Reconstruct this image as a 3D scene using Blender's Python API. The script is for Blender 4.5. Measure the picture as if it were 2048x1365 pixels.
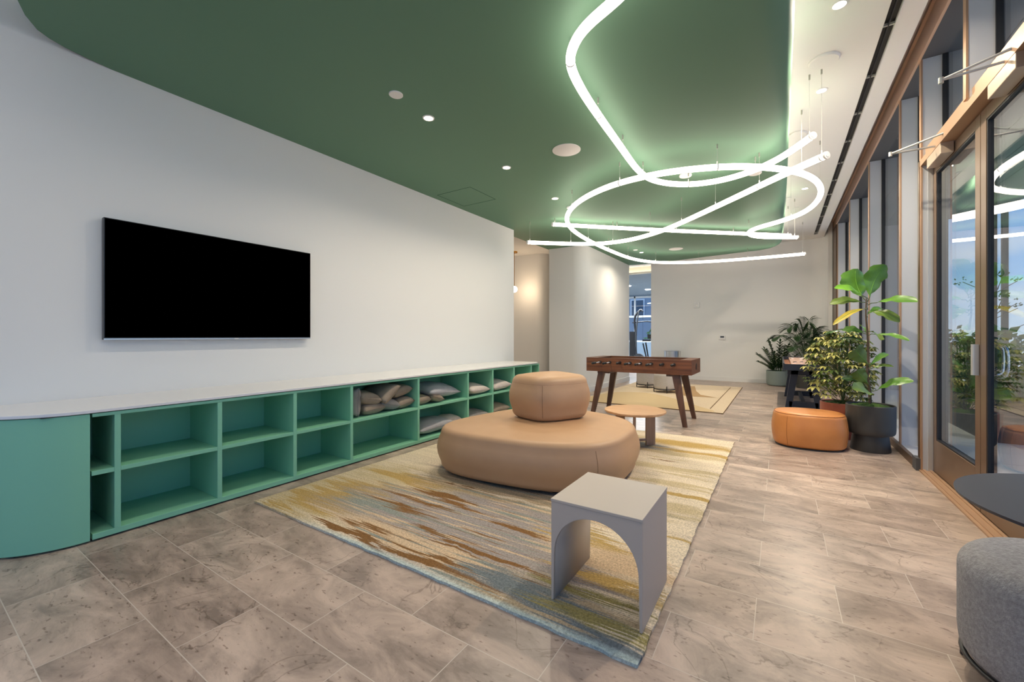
import bpy, bmesh, math, random
from mathutils import Vector, Matrix
random.seed(7)
R = math.radians
scene = bpy.context.scene
COL = scene.collection
for o in list(bpy.data.objects): bpy.data.objects.remove(o)

# ------------------------------------------------------------------ camera
cam_data = bpy.data.cameras.new('camera')
cam_data.sensor_width = 36.0
cam_data.lens = 829.0 / 2048.0 * 36.0
cam_data.shift_y = -9.5 / 2048.0
cam_data.clip_start = 0.05
cam = bpy.data.objects.new('camera', cam_data)
cam.location = (0, 0, 1.2)
cam.rotation_euler = (R(90), 0, math.atan2(536.0, 829.0))
COL.objects.link(cam)
scene.camera = cam

# ------------------------------------------------------------------ view
scene.view_settings.view_transform = 'Standard'
scene.view_settings.look = 'None'
scene.view_settings.exposure = 0.22
scene.view_settings.gamma = 1.0
scene.view_settings.use_curve_mapping = False

# ------------------------------------------------------------------ world: blue sky with thin cloud
world = bpy.data.worlds.new('sky'); scene.world = world
world.use_nodes = True
nt = world.node_tree; nt.nodes.clear()
out = nt.nodes.new('ShaderNodeOutputWorld'); bg = nt.nodes.new('ShaderNodeBackground')
tc = nt.nodes.new('ShaderNodeTexCoord'); sep = nt.nodes.new('ShaderNodeSeparateXYZ')
ramp = nt.nodes.new('ShaderNodeValToRGB')
nt.links.new(tc.outputs['Generated'], sep.inputs[0]); nt.links.new(sep.outputs['Z'], ramp.inputs[0])
e = ramp.color_ramp.elements
e[0].position = 0.0; e[0].color = (0.62, 0.76, 0.95, 1)
e[1].position = 1.0; e[1].color = (0.08, 0.25, 0.75, 1)
n_ = ramp.color_ramp.elements.new(0.10); n_.color = (0.36, 0.60, 0.97, 1)
n_ = ramp.color_ramp.elements.new(0.30); n_.color = (0.09, 0.33, 0.88, 1)
mp = nt.nodes.new('ShaderNodeMapping'); mp.inputs['Scale'].default_value = (2.2, 2.2, 9.0)
ns = nt.nodes.new('ShaderNodeTexNoise'); ns.inputs['Scale'].default_value = 2.0; ns.inputs['Detail'].default_value = 5
cr = nt.nodes.new('ShaderNodeValToRGB')
cr.color_ramp.elements[0].position = 0.50; cr.color_ramp.elements[0].color = (0, 0, 0, 1)
cr.color_ramp.elements[1].position = 0.80; cr.color_ramp.elements[1].color = (0.8, 0.8, 0.8, 1)
mx = nt.nodes.new('ShaderNodeMix'); mx.data_type = 'RGBA'
nt.links.new(tc.outputs['Generated'], mp.inputs[0]); nt.links.new(mp.outputs[0], ns.inputs['Vector'])
nt.links.new(ns.outputs['Fac'], cr.inputs[0]); nt.links.new(cr.outputs[0], mx.inputs[0])
nt.links.new(ramp.outputs[0], mx.inputs[6]); mx.inputs[7].default_value = (0.85, 0.90, 0.97, 1)
nt.links.new(mx.outputs[2], bg.inputs['Color'])
bg.inputs['Strength'].default_value = 1.2
nt.links.new(bg.outputs[0], out.inputs[0])

# ------------------------------------------------------------------ light tuning
TUBE_EMIT = 7.2
DOWN_W = 32.0
COVE_EMIT = 8.0
ADDED_DOWN_W = 4.0  # power of the lamps added out of view

# daylight from the open sky reaches the room through the glazing
pd = bpy.data.lights.new('window_portal', 'AREA'); pd.shape = 'RECTANGLE'; pd.size = 18.0; pd.size_y = 3.7
pd.cycles.is_portal = True
po = bpy.data.objects.new('window_portal', pd); po.location = (1.28, 3.2, 1.85)
po.rotation_euler = (0, R(90), 0); pd.size = 3.7; pd.size_y = 15.0; po.location.y = 4.9
COL.objects.link(po)
pd2 = bpy.data.lights.new('rear_window_portal', 'AREA'); pd2.shape = 'RECTANGLE'; pd2.size = 5.1; pd2.size_y = 3.5; pd2.cycles.is_portal = True
po2 = bpy.data.objects.new('rear_window_portal', pd2); po2.location = (-1.5, -3.72, 1.85); po2.rotation_euler = (R(90), 0, 0); COL.objects.link(po2)  # samples sky light through the added rear glazing
sun = bpy.data.lights.new('sun', 'SUN'); sun.energy = 4.0; sun.angle = R(12); sun.color = (1, 0.95, 0.88)
so = bpy.data.objects.new('sun', sun); so.rotation_euler = Vector((0.25, -0.70, -0.67)).to_track_quat('-Z', 'Y').to_euler(); COL.objects.link(so)

# ================================================================== materials
def srgb(r, g, b):
    f = lambda c: (c / 255 / 12.92) if c / 255 <= 0.04045 else ((c / 255 + 0.055) / 1.055) ** 2.4
    return (f(r), f(g), f(b), 1)
def setin(b, k, v):
    if k in b.inputs: b.inputs[k].default_value = v
def base_mat(name, col, rough=0.5, metal=0.0, spec=0.5):
    m = bpy.data.materials.new(name); m.use_nodes = True
    b = m.node_tree.nodes['Principled BSDF']
    b.inputs['Base Color'].default_value = col
    b.inputs['Roughness'].default_value = rough
    b.inputs['Metallic'].default_value = metal
    setin(b, 'Specular IOR Level', spec)
    return m
def var_mat(name, col, col2=None, scale=8.0, amt=1.0, rough=0.5, metal=0.0, stretch=(1, 1, 1), bump=0.0, bscale=None, spec=0.5, detail=4):
    """colour that varies by noise between col and col2, with optional bump"""
    m = base_mat(name, col, rough, metal, spec); t = m.node_tree; b = t.nodes['Principled BSDF']
    c = t.nodes.new('ShaderNodeTexCoord'); p = t.nodes.new('ShaderNodeMapping'); p.inputs['Scale'].default_value = stretch
    n = t.nodes.new('ShaderNodeTexNoise'); n.inputs['Scale'].default_value = scale; n.inputs['Detail'].default_value = detail
    t.links.new(c.outputs['Object'], p.inputs[0]); t.links.new(p.outputs[0], n.inputs['Vector'])
    r = t.nodes.new('ShaderNodeValToRGB')
    r.color_ramp.elements[0].position = 0.3; r.color_ramp.elements[1].position = 0.7
    r.color_ramp.elements[0].color = col; r.color_ramp.elements[1].color = col2 or tuple(min(1, x * 1.12) for x in col[:3]) + (1,)
    t.links.new(n.outputs['Fac'], r.inputs[0]); t.links.new(r.outputs[0], b.inputs['Base Color'])
    if bump:
        n2 = t.nodes.new('ShaderNodeTexNoise'); n2.inputs['Scale'].default_value = bscale or scale * 4; n2.inputs['Detail'].default_value = 3
        t.links.new(p.outputs[0], n2.inputs['Vector'])
        bp = t.nodes.new('ShaderNodeBump'); bp.inputs['Strength'].default_value = bump; bp.inputs['Distance'].default_value = 0.01
        t.links.new(n2.outputs['Fac'], bp.inputs['Height']); t.links.new(bp.outputs[0], b.inputs['Normal'])
    return m
def emit_mat(name, col, s):
    m = bpy.data.materials.new(name); m.use_nodes = True; t = m.node_tree; t.nodes.clear()
    e = t.nodes.new('ShaderNodeEmission'); e.inputs[0].default_value = col; e.inputs[1].default_value = s
    o = t.nodes.new('ShaderNodeOutputMaterial'); t.links.new(e.outputs[0], o.inputs[0]); return m
def glass_mat(name, tint=(0.93, 0.96, 0.96, 1), ior=1.5, boost=1.0):
    m = bpy.data.materials.new(name); m.use_nodes = True; t = m.node_tree; t.nodes.clear()
    tr = t.nodes.new('ShaderNodeBsdfTransparent'); tr.inputs[0].default_value = tint
    g = t.nodes.new('ShaderNodeBsdfGlossy'); g.inputs['Roughness'].default_value = 0.0
    f = t.nodes.new('ShaderNodeFresnel')
    ge = t.nodes.new('ShaderNodeNewGeometry'); mr = t.nodes.new('ShaderNodeMapRange')   # same reflectance from either side of the pane
    mr.inputs['To Min'].default_value = ior; mr.inputs['To Max'].default_value = 1.0 / ior
    t.links.new(ge.outputs['Backfacing'], mr.inputs[0]); t.links.new(mr.outputs[0], f.inputs[0])
    mul = t.nodes.new('ShaderNodeMath'); mul.operation = 'MULTIPLY'; mul.inputs[1].default_value = boost; mul.use_clamp = True
    mi = t.nodes.new('ShaderNodeMixShader'); o = t.nodes.new('ShaderNodeOutputMaterial')
    t.links.new(f.outputs[0], mul.inputs[0]); t.links.new(mul.outputs[0], mi.inputs[0])
    t.links.new(tr.outputs[0], mi.inputs[1]); t.links.new(g.outputs[0], mi.inputs[2]); t.links.new(mi.outputs[0], o.inputs[0])
    return m

def floor_mat():
    m = base_mat('limestone_tiles', (0.4, 0.35, 0.3, 1), 0.3); t = m.node_tree; b = t.nodes['Principled BSDF']
    L = t.links.new
    g = t.nodes.new('ShaderNodeNewGeometry')
    sh = t.nodes.new('ShaderNodeVectorMath'); sh.operation = 'ADD'; sh.inputs[1].default_value = (2.88 + 0.62 * 40, -0.006 + 0.314 * 40, 0)
    L(g.outputs['Position'], sh.inputs[0])
    br = t.nodes.new('ShaderNodeTexBrick'); br.offset = 0.5; br.squash = 1.0
    br.inputs['Scale'].default_value = 1.0; br.inputs['Mortar Size'].default_value = 0.0018; br.inputs['Mortar Smooth'].default_value = 0.1
    br.inputs['Brick Width'].default_value = 0.62; br.inputs['Row Height'].default_value = 0.314; br.inputs['Bias'].default_value = 0.0
    br.inputs['Color1'].default_value = (0, 0, 0, 1); br.inputs['Color2'].default_value = (1, 1, 1, 1); br.inputs['Mortar'].default_value = (0.5, 0.5, 0.5, 1)
    L(sh.outputs[0], br.inputs['Vector'])
    # per-tile offset of the stone pattern
    off = t.nodes.new('ShaderNodeVectorMath'); off.operation = 'MULTIPLY_ADD'; off.inputs[1].default_value = (13.7, 7.3, 5.1)
    L(br.outputs['Color'], off.inputs[0]); L(g.outputs['Position'], off.inputs[2])
    st = t.nodes.new('ShaderNodeMapping'); st.inputs['Scale'].default_value = (0.8, 1.7, 1); st.inputs['Rotation'].default_value = (0, 0, 0.25)
    L(off.outputs[0], st.inputs[0])
    n1 = t.nodes.new('ShaderNodeTexNoise'); n1.inputs['Scale'].default_value = 3.2; n1.inputs['Detail'].default_value = 9; n1.inputs['Roughness'].default_value = 0.68; n1.inputs['Distortion'].default_value = 0.6
    L(st.outputs[0], n1.inputs['Vector'])
    r1 = t.nodes.new('ShaderNodeValToRGB'); r1.color_ramp.elements[0].position = 0.36; r1.color_ramp.elements[1].position = 0.64
    r1.color_ramp.elements[0].color = srgb(142, 128, 118); r1.color_ramp.elements[1].color = srgb(200, 181, 167)
    L(n1.outputs['Fac'], r1.inputs[0])
    # tile to tile tint
    mt = t.nodes.new('ShaderNodeMix'); mt.data_type = 'RGBA'; mt.blend_type = 'MULTIPLY'; mt.inputs[0].default_value = 1.0
    r2 = t.nodes.new('ShaderNodeValToRGB'); r2.color_ramp.elements[0].color = (0.84, 0.80, 0.78, 1); r2.color_ramp.elements[1].color = (1.06, 1.04, 1.02, 1)
    L(br.outputs['Color'], r2.inputs[0]); L(r1.outputs[0], mt.inputs[6]); L(r2.outputs[0], mt.inputs[7])
    # dark veins and small pits
    n2 = t.nodes.new('ShaderNodeTexNoise'); n2.inputs['Scale'].default_value = 2.3; n2.inputs['Detail'].default_value = 6; n2.inputs['Distortion'].default_value = 1.4
    L(off.outputs[0], n2.inputs['Vector'])
    ab = t.nodes.new('ShaderNodeMath'); ab.operation = 'SUBTRACT'; ab.inputs[1].default_value = 0.5; L(n2.outputs['Fac'], ab.inputs[0])
    ab2 = t.nodes.new('ShaderNodeMath'); ab2.operation = 'ABSOLUTE'; L(ab.outputs[0], ab2.inputs[0])
    r3 = t.nodes.new('ShaderNodeValToRGB'); r3.color_ramp.elements[0].position = 0.0; r3.color_ramp.elements[1].position = 0.010
    r3.color_ramp.elements[0].color = (0.60, 0.58, 0.56, 1); r3.color_ramp.elements[1].color = (1, 1, 1, 1); L(ab2.outputs[0], r3.inputs[0])
    n4 = t.nodes.new('ShaderNodeTexNoise'); n4.inputs['Scale'].default_value = 2.0; L(off.outputs[0], n4.inputs['Vector'])
    r4 = t.nodes.new('ShaderNodeValToRGB'); r4.color_ramp.elements[0].position = 0.46; r4.color_ramp.elements[1].position = 0.56; L(n4.outputs['Fac'], r4.inputs[0])
    mv = t.nodes.new('ShaderNodeMix'); mv.data_type = 'RGBA'; mv.blend_type = 'MULTIPLY'
    L(r4.outputs[0], mv.inputs[0]); L(mt.outputs[2], mv.inputs[6]); L(r3.outputs[0], mv.inputs[7])
    n5 = t.nodes.new('ShaderNodeTexNoise'); n5.inputs['Scale'].default_value = 34; n5.inputs['Detail'].default_value = 3; L(st.outputs[0], n5.inputs['Vector'])
    r5 = t.nodes.new('ShaderNodeValToRGB'); r5.color_ramp.elements[0].position = 0.29; r5.color_ramp.elements[1].position = 0.37
    r5.color_ramp.elements[0].color = (0.55, 0.51, 0.49, 1); r5.color_ramp.elements[1].color = (1, 1, 1, 1); L(n5.outputs['Fac'], r5.inputs[0])
    mp2 = t.nodes.new('ShaderNodeMix'); mp2.data_type = 'RGBA'; mp2.blend_type = 'MULTIPLY'; mp2.inputs[0].default_value = 1.0
    L(mv.outputs[2], mp2.inputs[6]); L(r5.outputs[0], mp2.inputs[7])
    mg = t.nodes.new('ShaderNodeMix'); mg.data_type = 'RGBA'; L(br.outputs['Fac'], mg.inputs[0]); L(mp2.outputs[2], mg.inputs[6])
    mg.inputs[7].default_value = srgb(196, 184, 172)
    L(mg.outputs[2], b.inputs['Base Color'])
    rr = t.nodes.new('ShaderNodeMapRange'); rr.inputs['To Min'].default_value = 0.22; rr.inputs['To Max'].default_value = 0.42
    L(n1.outputs['Fac'], rr.inputs[0]); L(rr.outputs[0], b.inputs['Roughness'])
    bp = t.nodes.new('ShaderNodeBump'); bp.inputs['Strength'].default_value = 0.12; bp.inputs['Distance'].default_value = 0.003
    L(n1.outputs['Fac'], bp.inputs['Height']); L(bp.outputs[0], b.inputs['Normal'])
    return m

def rug_mat():
    m = base_mat('abstract_rug_pile', (0.5, 0.45, 0.35, 1), 0.95, spec=0.1); t = m.node_tree; b = t.nodes['Principled BSDF']; L = t.links.new
    node = t.nodes.new
    c = node('ShaderNodeTexCoord')      # object space: x across the rug 0..2.75, y along it 0..3.76
    O = c.outputs['Object']
    def noise(scale, loc=(0, 0, 0), detail=3, rough=0.5, src=None):
        p = node('ShaderNodeMapping'); p.inputs['Scale'].default_value = scale; p.inputs['Location'].default_value = loc; L(src or O, p.inputs[0])
        n = node('ShaderNodeTexNoise'); n.inputs['Scale'].default_value = 1.0; n.inputs['Detail'].default_value = detail; n.inputs['Roughness'].default_value = rough; L(p.outputs[0], n.inputs['Vector'])
        return n.outputs['Fac']
    def madd(a, k, d):
        q = node('ShaderNodeMath'); q.operation = 'MULTIPLY_ADD'; q.inputs[1].default_value = k; q.inputs[2].default_value = d; L(a, q.inputs[0]); return q.outputs[0]
    def add(a, b_):
        q = node('ShaderNodeMath'); q.operation = 'ADD'; L(a, q.inputs[0]); L(b_, q.inputs[1]); return q.outputs[0]
    fine = madd(noise((1.2, 75, 1), detail=2, rough=0.8), 1.3, -0.65)       # ragged ends, yarn row by yarn row
    mid = madd(noise((1.6, 13, 1), (3, 1, 0), detail=3), 1.1, -0.55)
    wob = madd(noise((3.2, 3.2, 1), (7, 4, 0), detail=4, rough=0.6), 0.10, -0.05)
    cx = node('ShaderNodeCombineXYZ'); L(add(fine, mid), cx.inputs[0]); L(wob, cx.inputs[1])
    ad = node('ShaderNodeVectorMath'); ad.operation = 'ADD'; L(O, ad.inputs[0]); L(cx.outputs[0], ad.inputs[1]); W = ad.outputs[0]
    def mixc(fac, a, bcol, blend='MIX'):
        x = node('ShaderNodeMix'); x.data_type = 'RGBA'; x.blend_type = blend
        L(fac, x.inputs[0]) if not isinstance(fac, float) else setattr(x.inputs[0], 'default_value', fac)
        L(a, x.inputs[6]) if not isinstance(a, tuple) else setattr(x.inputs[6], 'default_value', a)
        L(bcol, x.inputs[7]) if not isinstance(bcol, tuple) else setattr(x.inputs[7], 'default_value', bcol)
        return x.outputs[2]
    speck = noise((150, 150, 1), detail=1)
    def blob(cx_, cy_, rx, ry, soft=0.10):
        p = node('ShaderNodeMapping'); p.vector_type = 'TEXTURE'; p.inputs['Location'].default_value = (cx_, cy_, 0); p.inputs['Scale'].default_value = (rx, ry, 1); L(W, p.inputs[0])
        l = node('ShaderNodeVectorMath'); l.operation = 'LENGTH'; L(p.outputs[0], l.inputs[0])
        e = add(l.outputs['Value'], madd(speck, 2.4 * soft, -1.2 * soft))
        r = node('ShaderNodeMapRange'); r.inputs['From Min'].default_value = 1.0 + soft; r.inputs['From Max'].default_value = 1.0 - soft; L(e, r.inputs[0]); return r.outputs[0]
    CREAM, BEIGE, PEACH = srgb(232, 216, 190), srgb(204, 186, 150), srgb(214, 188, 156)
    GREY, GOLD, BROWN, TEAL, SLATE = srgb(164, 155, 150), srgb(190, 160, 100), srgb(136, 100, 62), srgb(146, 152, 144), srgb(116, 124, 128)
    OLIVE, TAN, LAV, PALE = srgb(152, 142, 92), srgb(178, 160, 132), srgb(150, 142, 144), srgb(222, 206, 182)
    def thr(n, lo, hi):
        r = node('ShaderNodeMapRange'); r.inputs['From Min'].default_value = lo; r.inputs['From Max'].default_value = hi; L(n, r.inputs[0]); return r.outputs[0]
    def mul(a, b_):
        q = node('ShaderNodeMath'); q.operation = 'MULTIPLY'; L(a, q.inputs[0]); L(b_, q.inputs[1]); return q.outputs[0]
    col = mixc(thr(noise((1.1, 7, 1), (2, 5, 0), src=W), 0.50, 0.56), CREAM, PALE)
    col = mixc(thr(noise((1.0, 6, 1), (12, 5, 0), src=W), 0.60, 0.62), col, BEIGE)
    B = [(0.25, 0.35, 0.5, 0.45, BEIGE, .3), (0.40, 0.95, 0.42, 0.22, BEIGE, .2), (0.42, 0.30, 0.30, 0.20, GOLD, .1), (0.48, 0.55, 0.34, 0.12, GOLD, .1), (0.66, 0.92, 0.36, 0.11, GOLD, .1), (0.80, 0.70, 0.30, 0.07, GOLD, .1),
         (0.25, 0.05, 0.10, 0.05, GOLD, .2), (1.45, 0.45, 0.95, 0.42, GREY, .2), (1.50, 1.15, 0.85, 0.32, TAN, .25), (1.20, 1.32, 0.45, 0.12, GREY, .3), (1.75, 1.40, 0.60, 0.16, SLATE, .3), (1.75, 0.85, 0.55, 0.10, GREY, .3),
         (0.52, 1.07, 0.20, 0.05, PALE, .05), (0.72, 0.42, 0.24, 0.09, TEAL, .25), (1.25, 0.62, 0.3, 0.05, GREY, .15), (1.15, 0.17, 0.45, 0.10, PEACH, .35), (1.8, 0.20, 0.5, 0.06, PEACH, .4)]
    B2 = [(1.02, 0.80, 0.30, 0.042, BROWN, .06), (1.32, 0.73, 0.22, 0.030, BROWN, .06), (0.98, 0.49, 0.20, 0.055, BROWN, .06), (1.02, 0.63, 0.22, 0.026, BROWN, .06), (1.02, 0.16, 0.14, 0.045, BROWN, .08), (0.98, 0.065, 0.26, 0.028, BROWN, .08), (1.22, 0.03, 0.16, 0.02, BROWN, .08),
          (1.72, 0.075, 0.42, 0.026, BROWN, .08), (1.60, 0.135, 0.24, 0.018, BROWN, .08), (1.52, 0.345, 0.16, 0.026, BROWN, .08), (1.84, 0.30, 0.34, 0.016, BROWN, .1), (1.72, 0.262, 0.26, 0.010, BROWN, .1), (1.92, 0.64, 0.30, 0.020, BROWN, .08), (1.36, 1.02, 0.32, 0.018, BROWN, .1),
          (2.28, 0.16, 0.40, 0.10, SLATE, .25), (2.52, 0.045, 0.36, 0.045, SLATE, .25), (2.30, 0.40, 0.28, 0.07, LAV, .3), (2.55, 0.42, 0.30, 0.06, GOLD, .3), (2.48, 0.28, 0.24, 0.035, OLIVE, .3), (2.60, 0.14, 0.26, 0.05, OLIVE, .3), (2.48, 0.21, 0.20, 0.03, TAN, .2), (2.1, 0.04, 0.22, 0.03, TAN, .2),
          (2.50, 0.62, 0.36, 0.12, PEACH, .2), (2.20, 0.78, 0.14, 0.13, GOLD, .1), (2.68, 1.04, 0.16, 0.020, GOLD, .05), (2.62, 1.77, 0.34, 0.034, GOLD, .05), (2.60, 1.50, 0.40, 0.085, BEIGE, .2), (2.66, 2.02, 0.34, 0.022, BEIGE, .2), (2.15, 2.36, 0.30, 0.08, BEIGE, .3),
          (2.20, 2.60, 0.16, 0.010, BROWN, .2), (2.20, 2.88, 0.55, 0.07, BEIGE, .2), (2.30, 3.32, 0.50, 0.13, GOLD, .3), (2.45, 3.02, 0.50, 0.05, GOLD, .3), (1.75, 3.05, 0.4, 0.14, SLATE, .3), (0.36, 1.76, 0.14, 0.03, GOLD, .2), (0.15, 2.0, 0.12, 0.02, GOLD, .2), (1.6, 1.02, 0.3, 0.02, PALE, .2)]
    for q in B: col = mixc(blob(*q[:4], q[5]), col, q[4])
    # long thin yarn streaks over the grey field
    zone = blob(1.55, 0.65, 1.0, 0.78, 0.15)
    col = mixc(mul(zone, thr(noise((1.5, 34, 1), (1, 9, 0), src=O), 0.54, 0.62)), col, PEACH)
    col = mixc(mul(zone, thr(noise((1.3, 26, 1), (21, 9, 0), src=O), 0.57, 0.63)), col, TEAL)
    col = mixc(mul(zone, thr(noise((2.0, 60, 1), (31, 2, 0), src=O), 0.63, 0.68)), col, BROWN)
    for q in B2: col = mixc(blob(*q[:4], q[5]), col, q[4])
    # bleached tufts along the near edge
    sp2 = node('ShaderNodeSeparateXYZ'); L(O, sp2.inputs[0])
    fr = node('ShaderNodeMapRange'); fr.inputs['From Min'].default_value = 0.010; fr.inputs['From Max'].default_value = 0.035; fr.inputs['To Min'].default_value = 0.8; fr.inputs['To Max'].default_value = 0
    L(sp2.outputs['Y'], fr.inputs[0])
    col = mixc(mul(fr.outputs[0], thr(sp2.outputs['X'], 0.5, 1.1)), col, srgb(186, 204, 202))
    n = node('ShaderNodeTexNoise'); n.inputs['Scale'].default_value = 95; n.inputs['Detail'].default_value = 4; n.inputs['Roughness'].default_value = 0.7; L(O, n.inputs['Vector'])
    r = node('ShaderNodeValToRGB'); r.color_ramp.elements[0].position = 0.32; r.color_ramp.elements[1].position = 0.68
    r.color_ramp.elements[0].color = (0.56, 0.56, 0.56, 1); r.color_ramp.elements[1].color = (1.16, 1.16, 1.16, 1); L(n.outputs['Fac'], r.inputs[0])
    L(mixc(1.0, col, r.outputs[0], 'MULTIPLY'), b.inputs['Base Color'])
    bp = node('ShaderNodeBump'); bp.inputs['Strength'].default_value = 0.6; bp.inputs['Distance'].default_value = 0.006; L(n.outputs['Fac'], bp.inputs['Height']); L(bp.outputs[0], b.inputs['Normal'])
    return m

def wood_mat(name, c1, c2, axis=0, scale=1.0, rough=0.4):
    m = base_mat(name, c1, rough); t = m.node_tree; b = t.nodes['Principled BSDF']; L = t.links.new
    c = t.nodes.new('ShaderNodeTexCoord'); p = t.nodes.new('ShaderNodeMapping')
    s = [26.0 * scale] * 3; s[axis] = 1.6 * scale; p.inputs['Scale'].default_value = s
    L(c.outputs['Object'], p.inputs[0])
    n = t.nodes.new('ShaderNodeTexNoise'); n.inputs['Scale'].default_value = 1.0; n.inputs['Detail'].default_value = 6; n.inputs['Distortion'].default_value = 0.5; L(p.outputs[0], n.inputs['Vector'])
    r = t.nodes.new('ShaderNodeValToRGB'); r.color_ramp.elements[0].position = 0.32; r.color_ramp.elements[1].position = 0.68
    r.color_ramp.elements[0].color = c1; r.color_ramp.elements[1].color = c2; L(n.outputs['Fac'], r.inputs[0]); L(r.outputs[0], b.inputs['Base Color'])
    return m

M = {}
M['floor'] = floor_mat()
M['rug'] = rug_mat()
M['wall'] = base_mat('white_wall_paint', (0.80, 0.795, 0.775, 1), 0.6, spec=0.3)
M['ceil'] = base_mat('white_ceiling_paint', (0.82, 0.81, 0.79, 1), 0.8, spec=0.2)
M['green_c'] = base_mat('green_ceiling_paint', srgb(100, 136, 112), 0.62, spec=0.3)
M['green'] = base_mat('green_cabinet_lacquer', srgb(132, 196, 164), 0.42)
M['counter'] = base_mat('white_solid_surface', (0.80, 0.79, 0.78, 1), 0.25)
M['tv'] = base_mat('black_screen', (0.0, 0.0, 0.0, 1), 0.35, spec=0.0)
M['tvb'] = base_mat('dark_bezel', (0.02, 0.02, 0.02, 1), 0.3)
M['leather'] = var_mat('tan_upholstery', srgb(182, 144, 108), srgb(187, 149, 113), 6, rough=0.48, bump=0.05, bscale=220)
M['seam'] = base_mat('tan_seam', srgb(140, 105, 75), 0.6)
M['orange'] = var_mat('cognac_leather', srgb(200, 128, 68), srgb(212, 142, 80), 5, rough=0.38, bump=0.08, bscale=160)
M['orange_seam'] = base_mat('cognac_seam', srgb(160, 95, 45), 0.6)
M['stool'] = base_mat('taupe_grey_lacquer', srgb(184, 173, 162), 0.45)
M['walnut'] = wood_mat('walnut_veneer', srgb(84, 48, 30), srgb(128, 80, 52), 0)
M['walnut_leg'] = wood_mat('walnut_leg', srgb(78, 52, 40), srgb(106, 74, 58), 2)
M['oak'] = wood_mat('pale_oak', srgb(196, 150, 108), srgb(214, 172, 130), 0, 0.8)
M['oak_leg'] = wood_mat('grey_oak_leg', srgb(150, 122, 102), srgb(170, 144, 122), 2)
M['black'] = base_mat('black_metal', (0.015, 0.015, 0.018, 1), 0.4)
M['rubber'] = base_mat('black_rubber', (0.012, 0.012, 0.012, 1), 0.5)
M['chrome'] = base_mat('chrome', (0.75, 0.75, 0.75, 1), 0.15, 1.0)
M['steel'] = base_mat('brushed_stainless', (0.62, 0.62, 0.62, 1), 0.28, 1.0)
M['silver'] = base_mat('satin_silver', (0.62, 0.62, 0.60, 1), 0.35, 0.6)
M['closer'] = base_mat('champagne_closer_cover', srgb(196, 176, 156), 0.38, 0.5)
M['rug2'] = var_mat('beige_rug', srgb(206, 186, 160), srgb(214, 196, 170), 40, rough=0.95, bump=0.3, spec=0.1)
M['rug2_sand'] = base_mat('sand_rug_shape', srgb(202, 178, 140), 0.95, spec=0.1)
M['rug2_tan'] = base_mat('tan_rug_shape', srgb(170, 140, 104), 0.95, spec=0.1)
M['rug2_line'] = base_mat('brown_rug_line', srgb(110, 88, 66), 0.95, spec=0.1)
M['bronze'] = base_mat('bronze_anodised', srgb(176, 142, 114), 0.42, 0.3)
M['bronze_dark'] = base_mat('dark_bronze_anodised', srgb(104, 84, 66), 0.38, 0.45)
M['greymetal'] = base_mat('grey_mullion_metal', srgb(186, 188, 192), 0.5, 0.1)
M['doorbronze'] = base_mat('door_bronze', srgb(124, 102, 84), 0.36, 0.4)
M['gasket'] = base_mat('black_gasket', (0.01, 0.01, 0.012, 1), 0.5)
M['greydark'] = base_mat('dark_grey_panel', srgb(78, 79, 82), 0.6)
M['glass'] = glass_mat('window_glass', boost=1.0)
M['doorglass'] = glass_mat('door_glass', boost=1.35)
M['navy'] = base_mat('navy_black_laminate', srgb(38, 44, 56), 0.45)
M['tabledark'] = base_mat('dark_blue_tabletop', srgb(44, 48, 60), 0.42)
M['felt'] = base_mat('pink_maple_playfield', srgb(222, 186, 168), 0.22)
M['brownch'] = base_mat('brown_gutter', srgb(140, 92, 68), 0.6)
M['fabric'] = var_mat('grey_melange_fabric', srgb(136, 135, 138), srgb(166, 165, 168), 90, rough=0.95, bump=0.5, bscale=240, spec=0.1)
M['fabric_light'] = var_mat('light_grey_fabric', srgb(186, 180, 176), srgb(198, 192, 188), 60, rough=0.95, spec=0.1)
M['cush_taupe'] = var_mat('taupe_velvet', srgb(142, 128, 112), srgb(156, 142, 126), 12, rough=0.85, spec=0.2)
M['cush_grey'] = var_mat('grey_velvet', srgb(134, 130, 127), srgb(148, 144, 140), 12, rough=0.85, spec=0.2)
M['cush_silver'] = var_mat('silver_grey_fabric', srgb(160, 159, 163), srgb(174, 173, 177), 12, rough=0.7, spec=0.3)
M['cush_pale'] = var_mat('pale_blush_fabric', srgb(192, 180, 172), srgb(206, 194, 186), 14, rough=0.8, spec=0.2)
M['charcoal'] = base_mat('charcoal_ceramic', srgb(62, 61, 59), 0.5)
M['terra'] = base_mat('terracotta_glaze', srgb(168, 92, 68), 0.42)
M['sage'] = base_mat('sage_grey_ceramic', srgb(132, 144, 138), 0.5)
M['moss'] = var_mat('moss', srgb(36, 62, 18), srgb(70, 100, 34), 60, rough=0.9, bump=0.8, bscale=80)
M['soil'] = base_mat('dark_soil', (0.02, 0.014, 0.01, 1), 0.9)
M['leaf'] = var_mat('fiddle_leaf_green', srgb(70, 116, 36), srgb(104, 150, 56), 7, rough=0.38)
M['leaf_bright'] = var_mat('young_leaf_green', srgb(92, 150, 40), srgb(126, 180, 62), 7, rough=0.36)
M['leaf_olive'] = var_mat('olive_leaf_green', srgb(84, 108, 40), srgb(112, 132, 54), 7, rough=0.4)
M['leaf_yellow'] = var_mat('yellowing_leaf', srgb(150, 140, 40), srgb(192, 168, 62), 10, rough=0.45)
M['leaf_dark'] = var_mat('dark_glossy_green', srgb(24, 54, 26), srgb(44, 80, 38), 10, rough=0.32)
M['palm'] = var_mat('palm_green', srgb(36, 64, 36), srgb(66, 94, 56), 10, rough=0.4)
M['var_yellow'] = var_mat('variegated_yellow', srgb(176, 170, 78), srgb(208, 204, 136), 22, rough=0.4)
M['var_green'] = var_mat('variegated_green', srgb(50, 78, 34), srgb(120, 134, 62), 22, rough=0.4)
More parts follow.
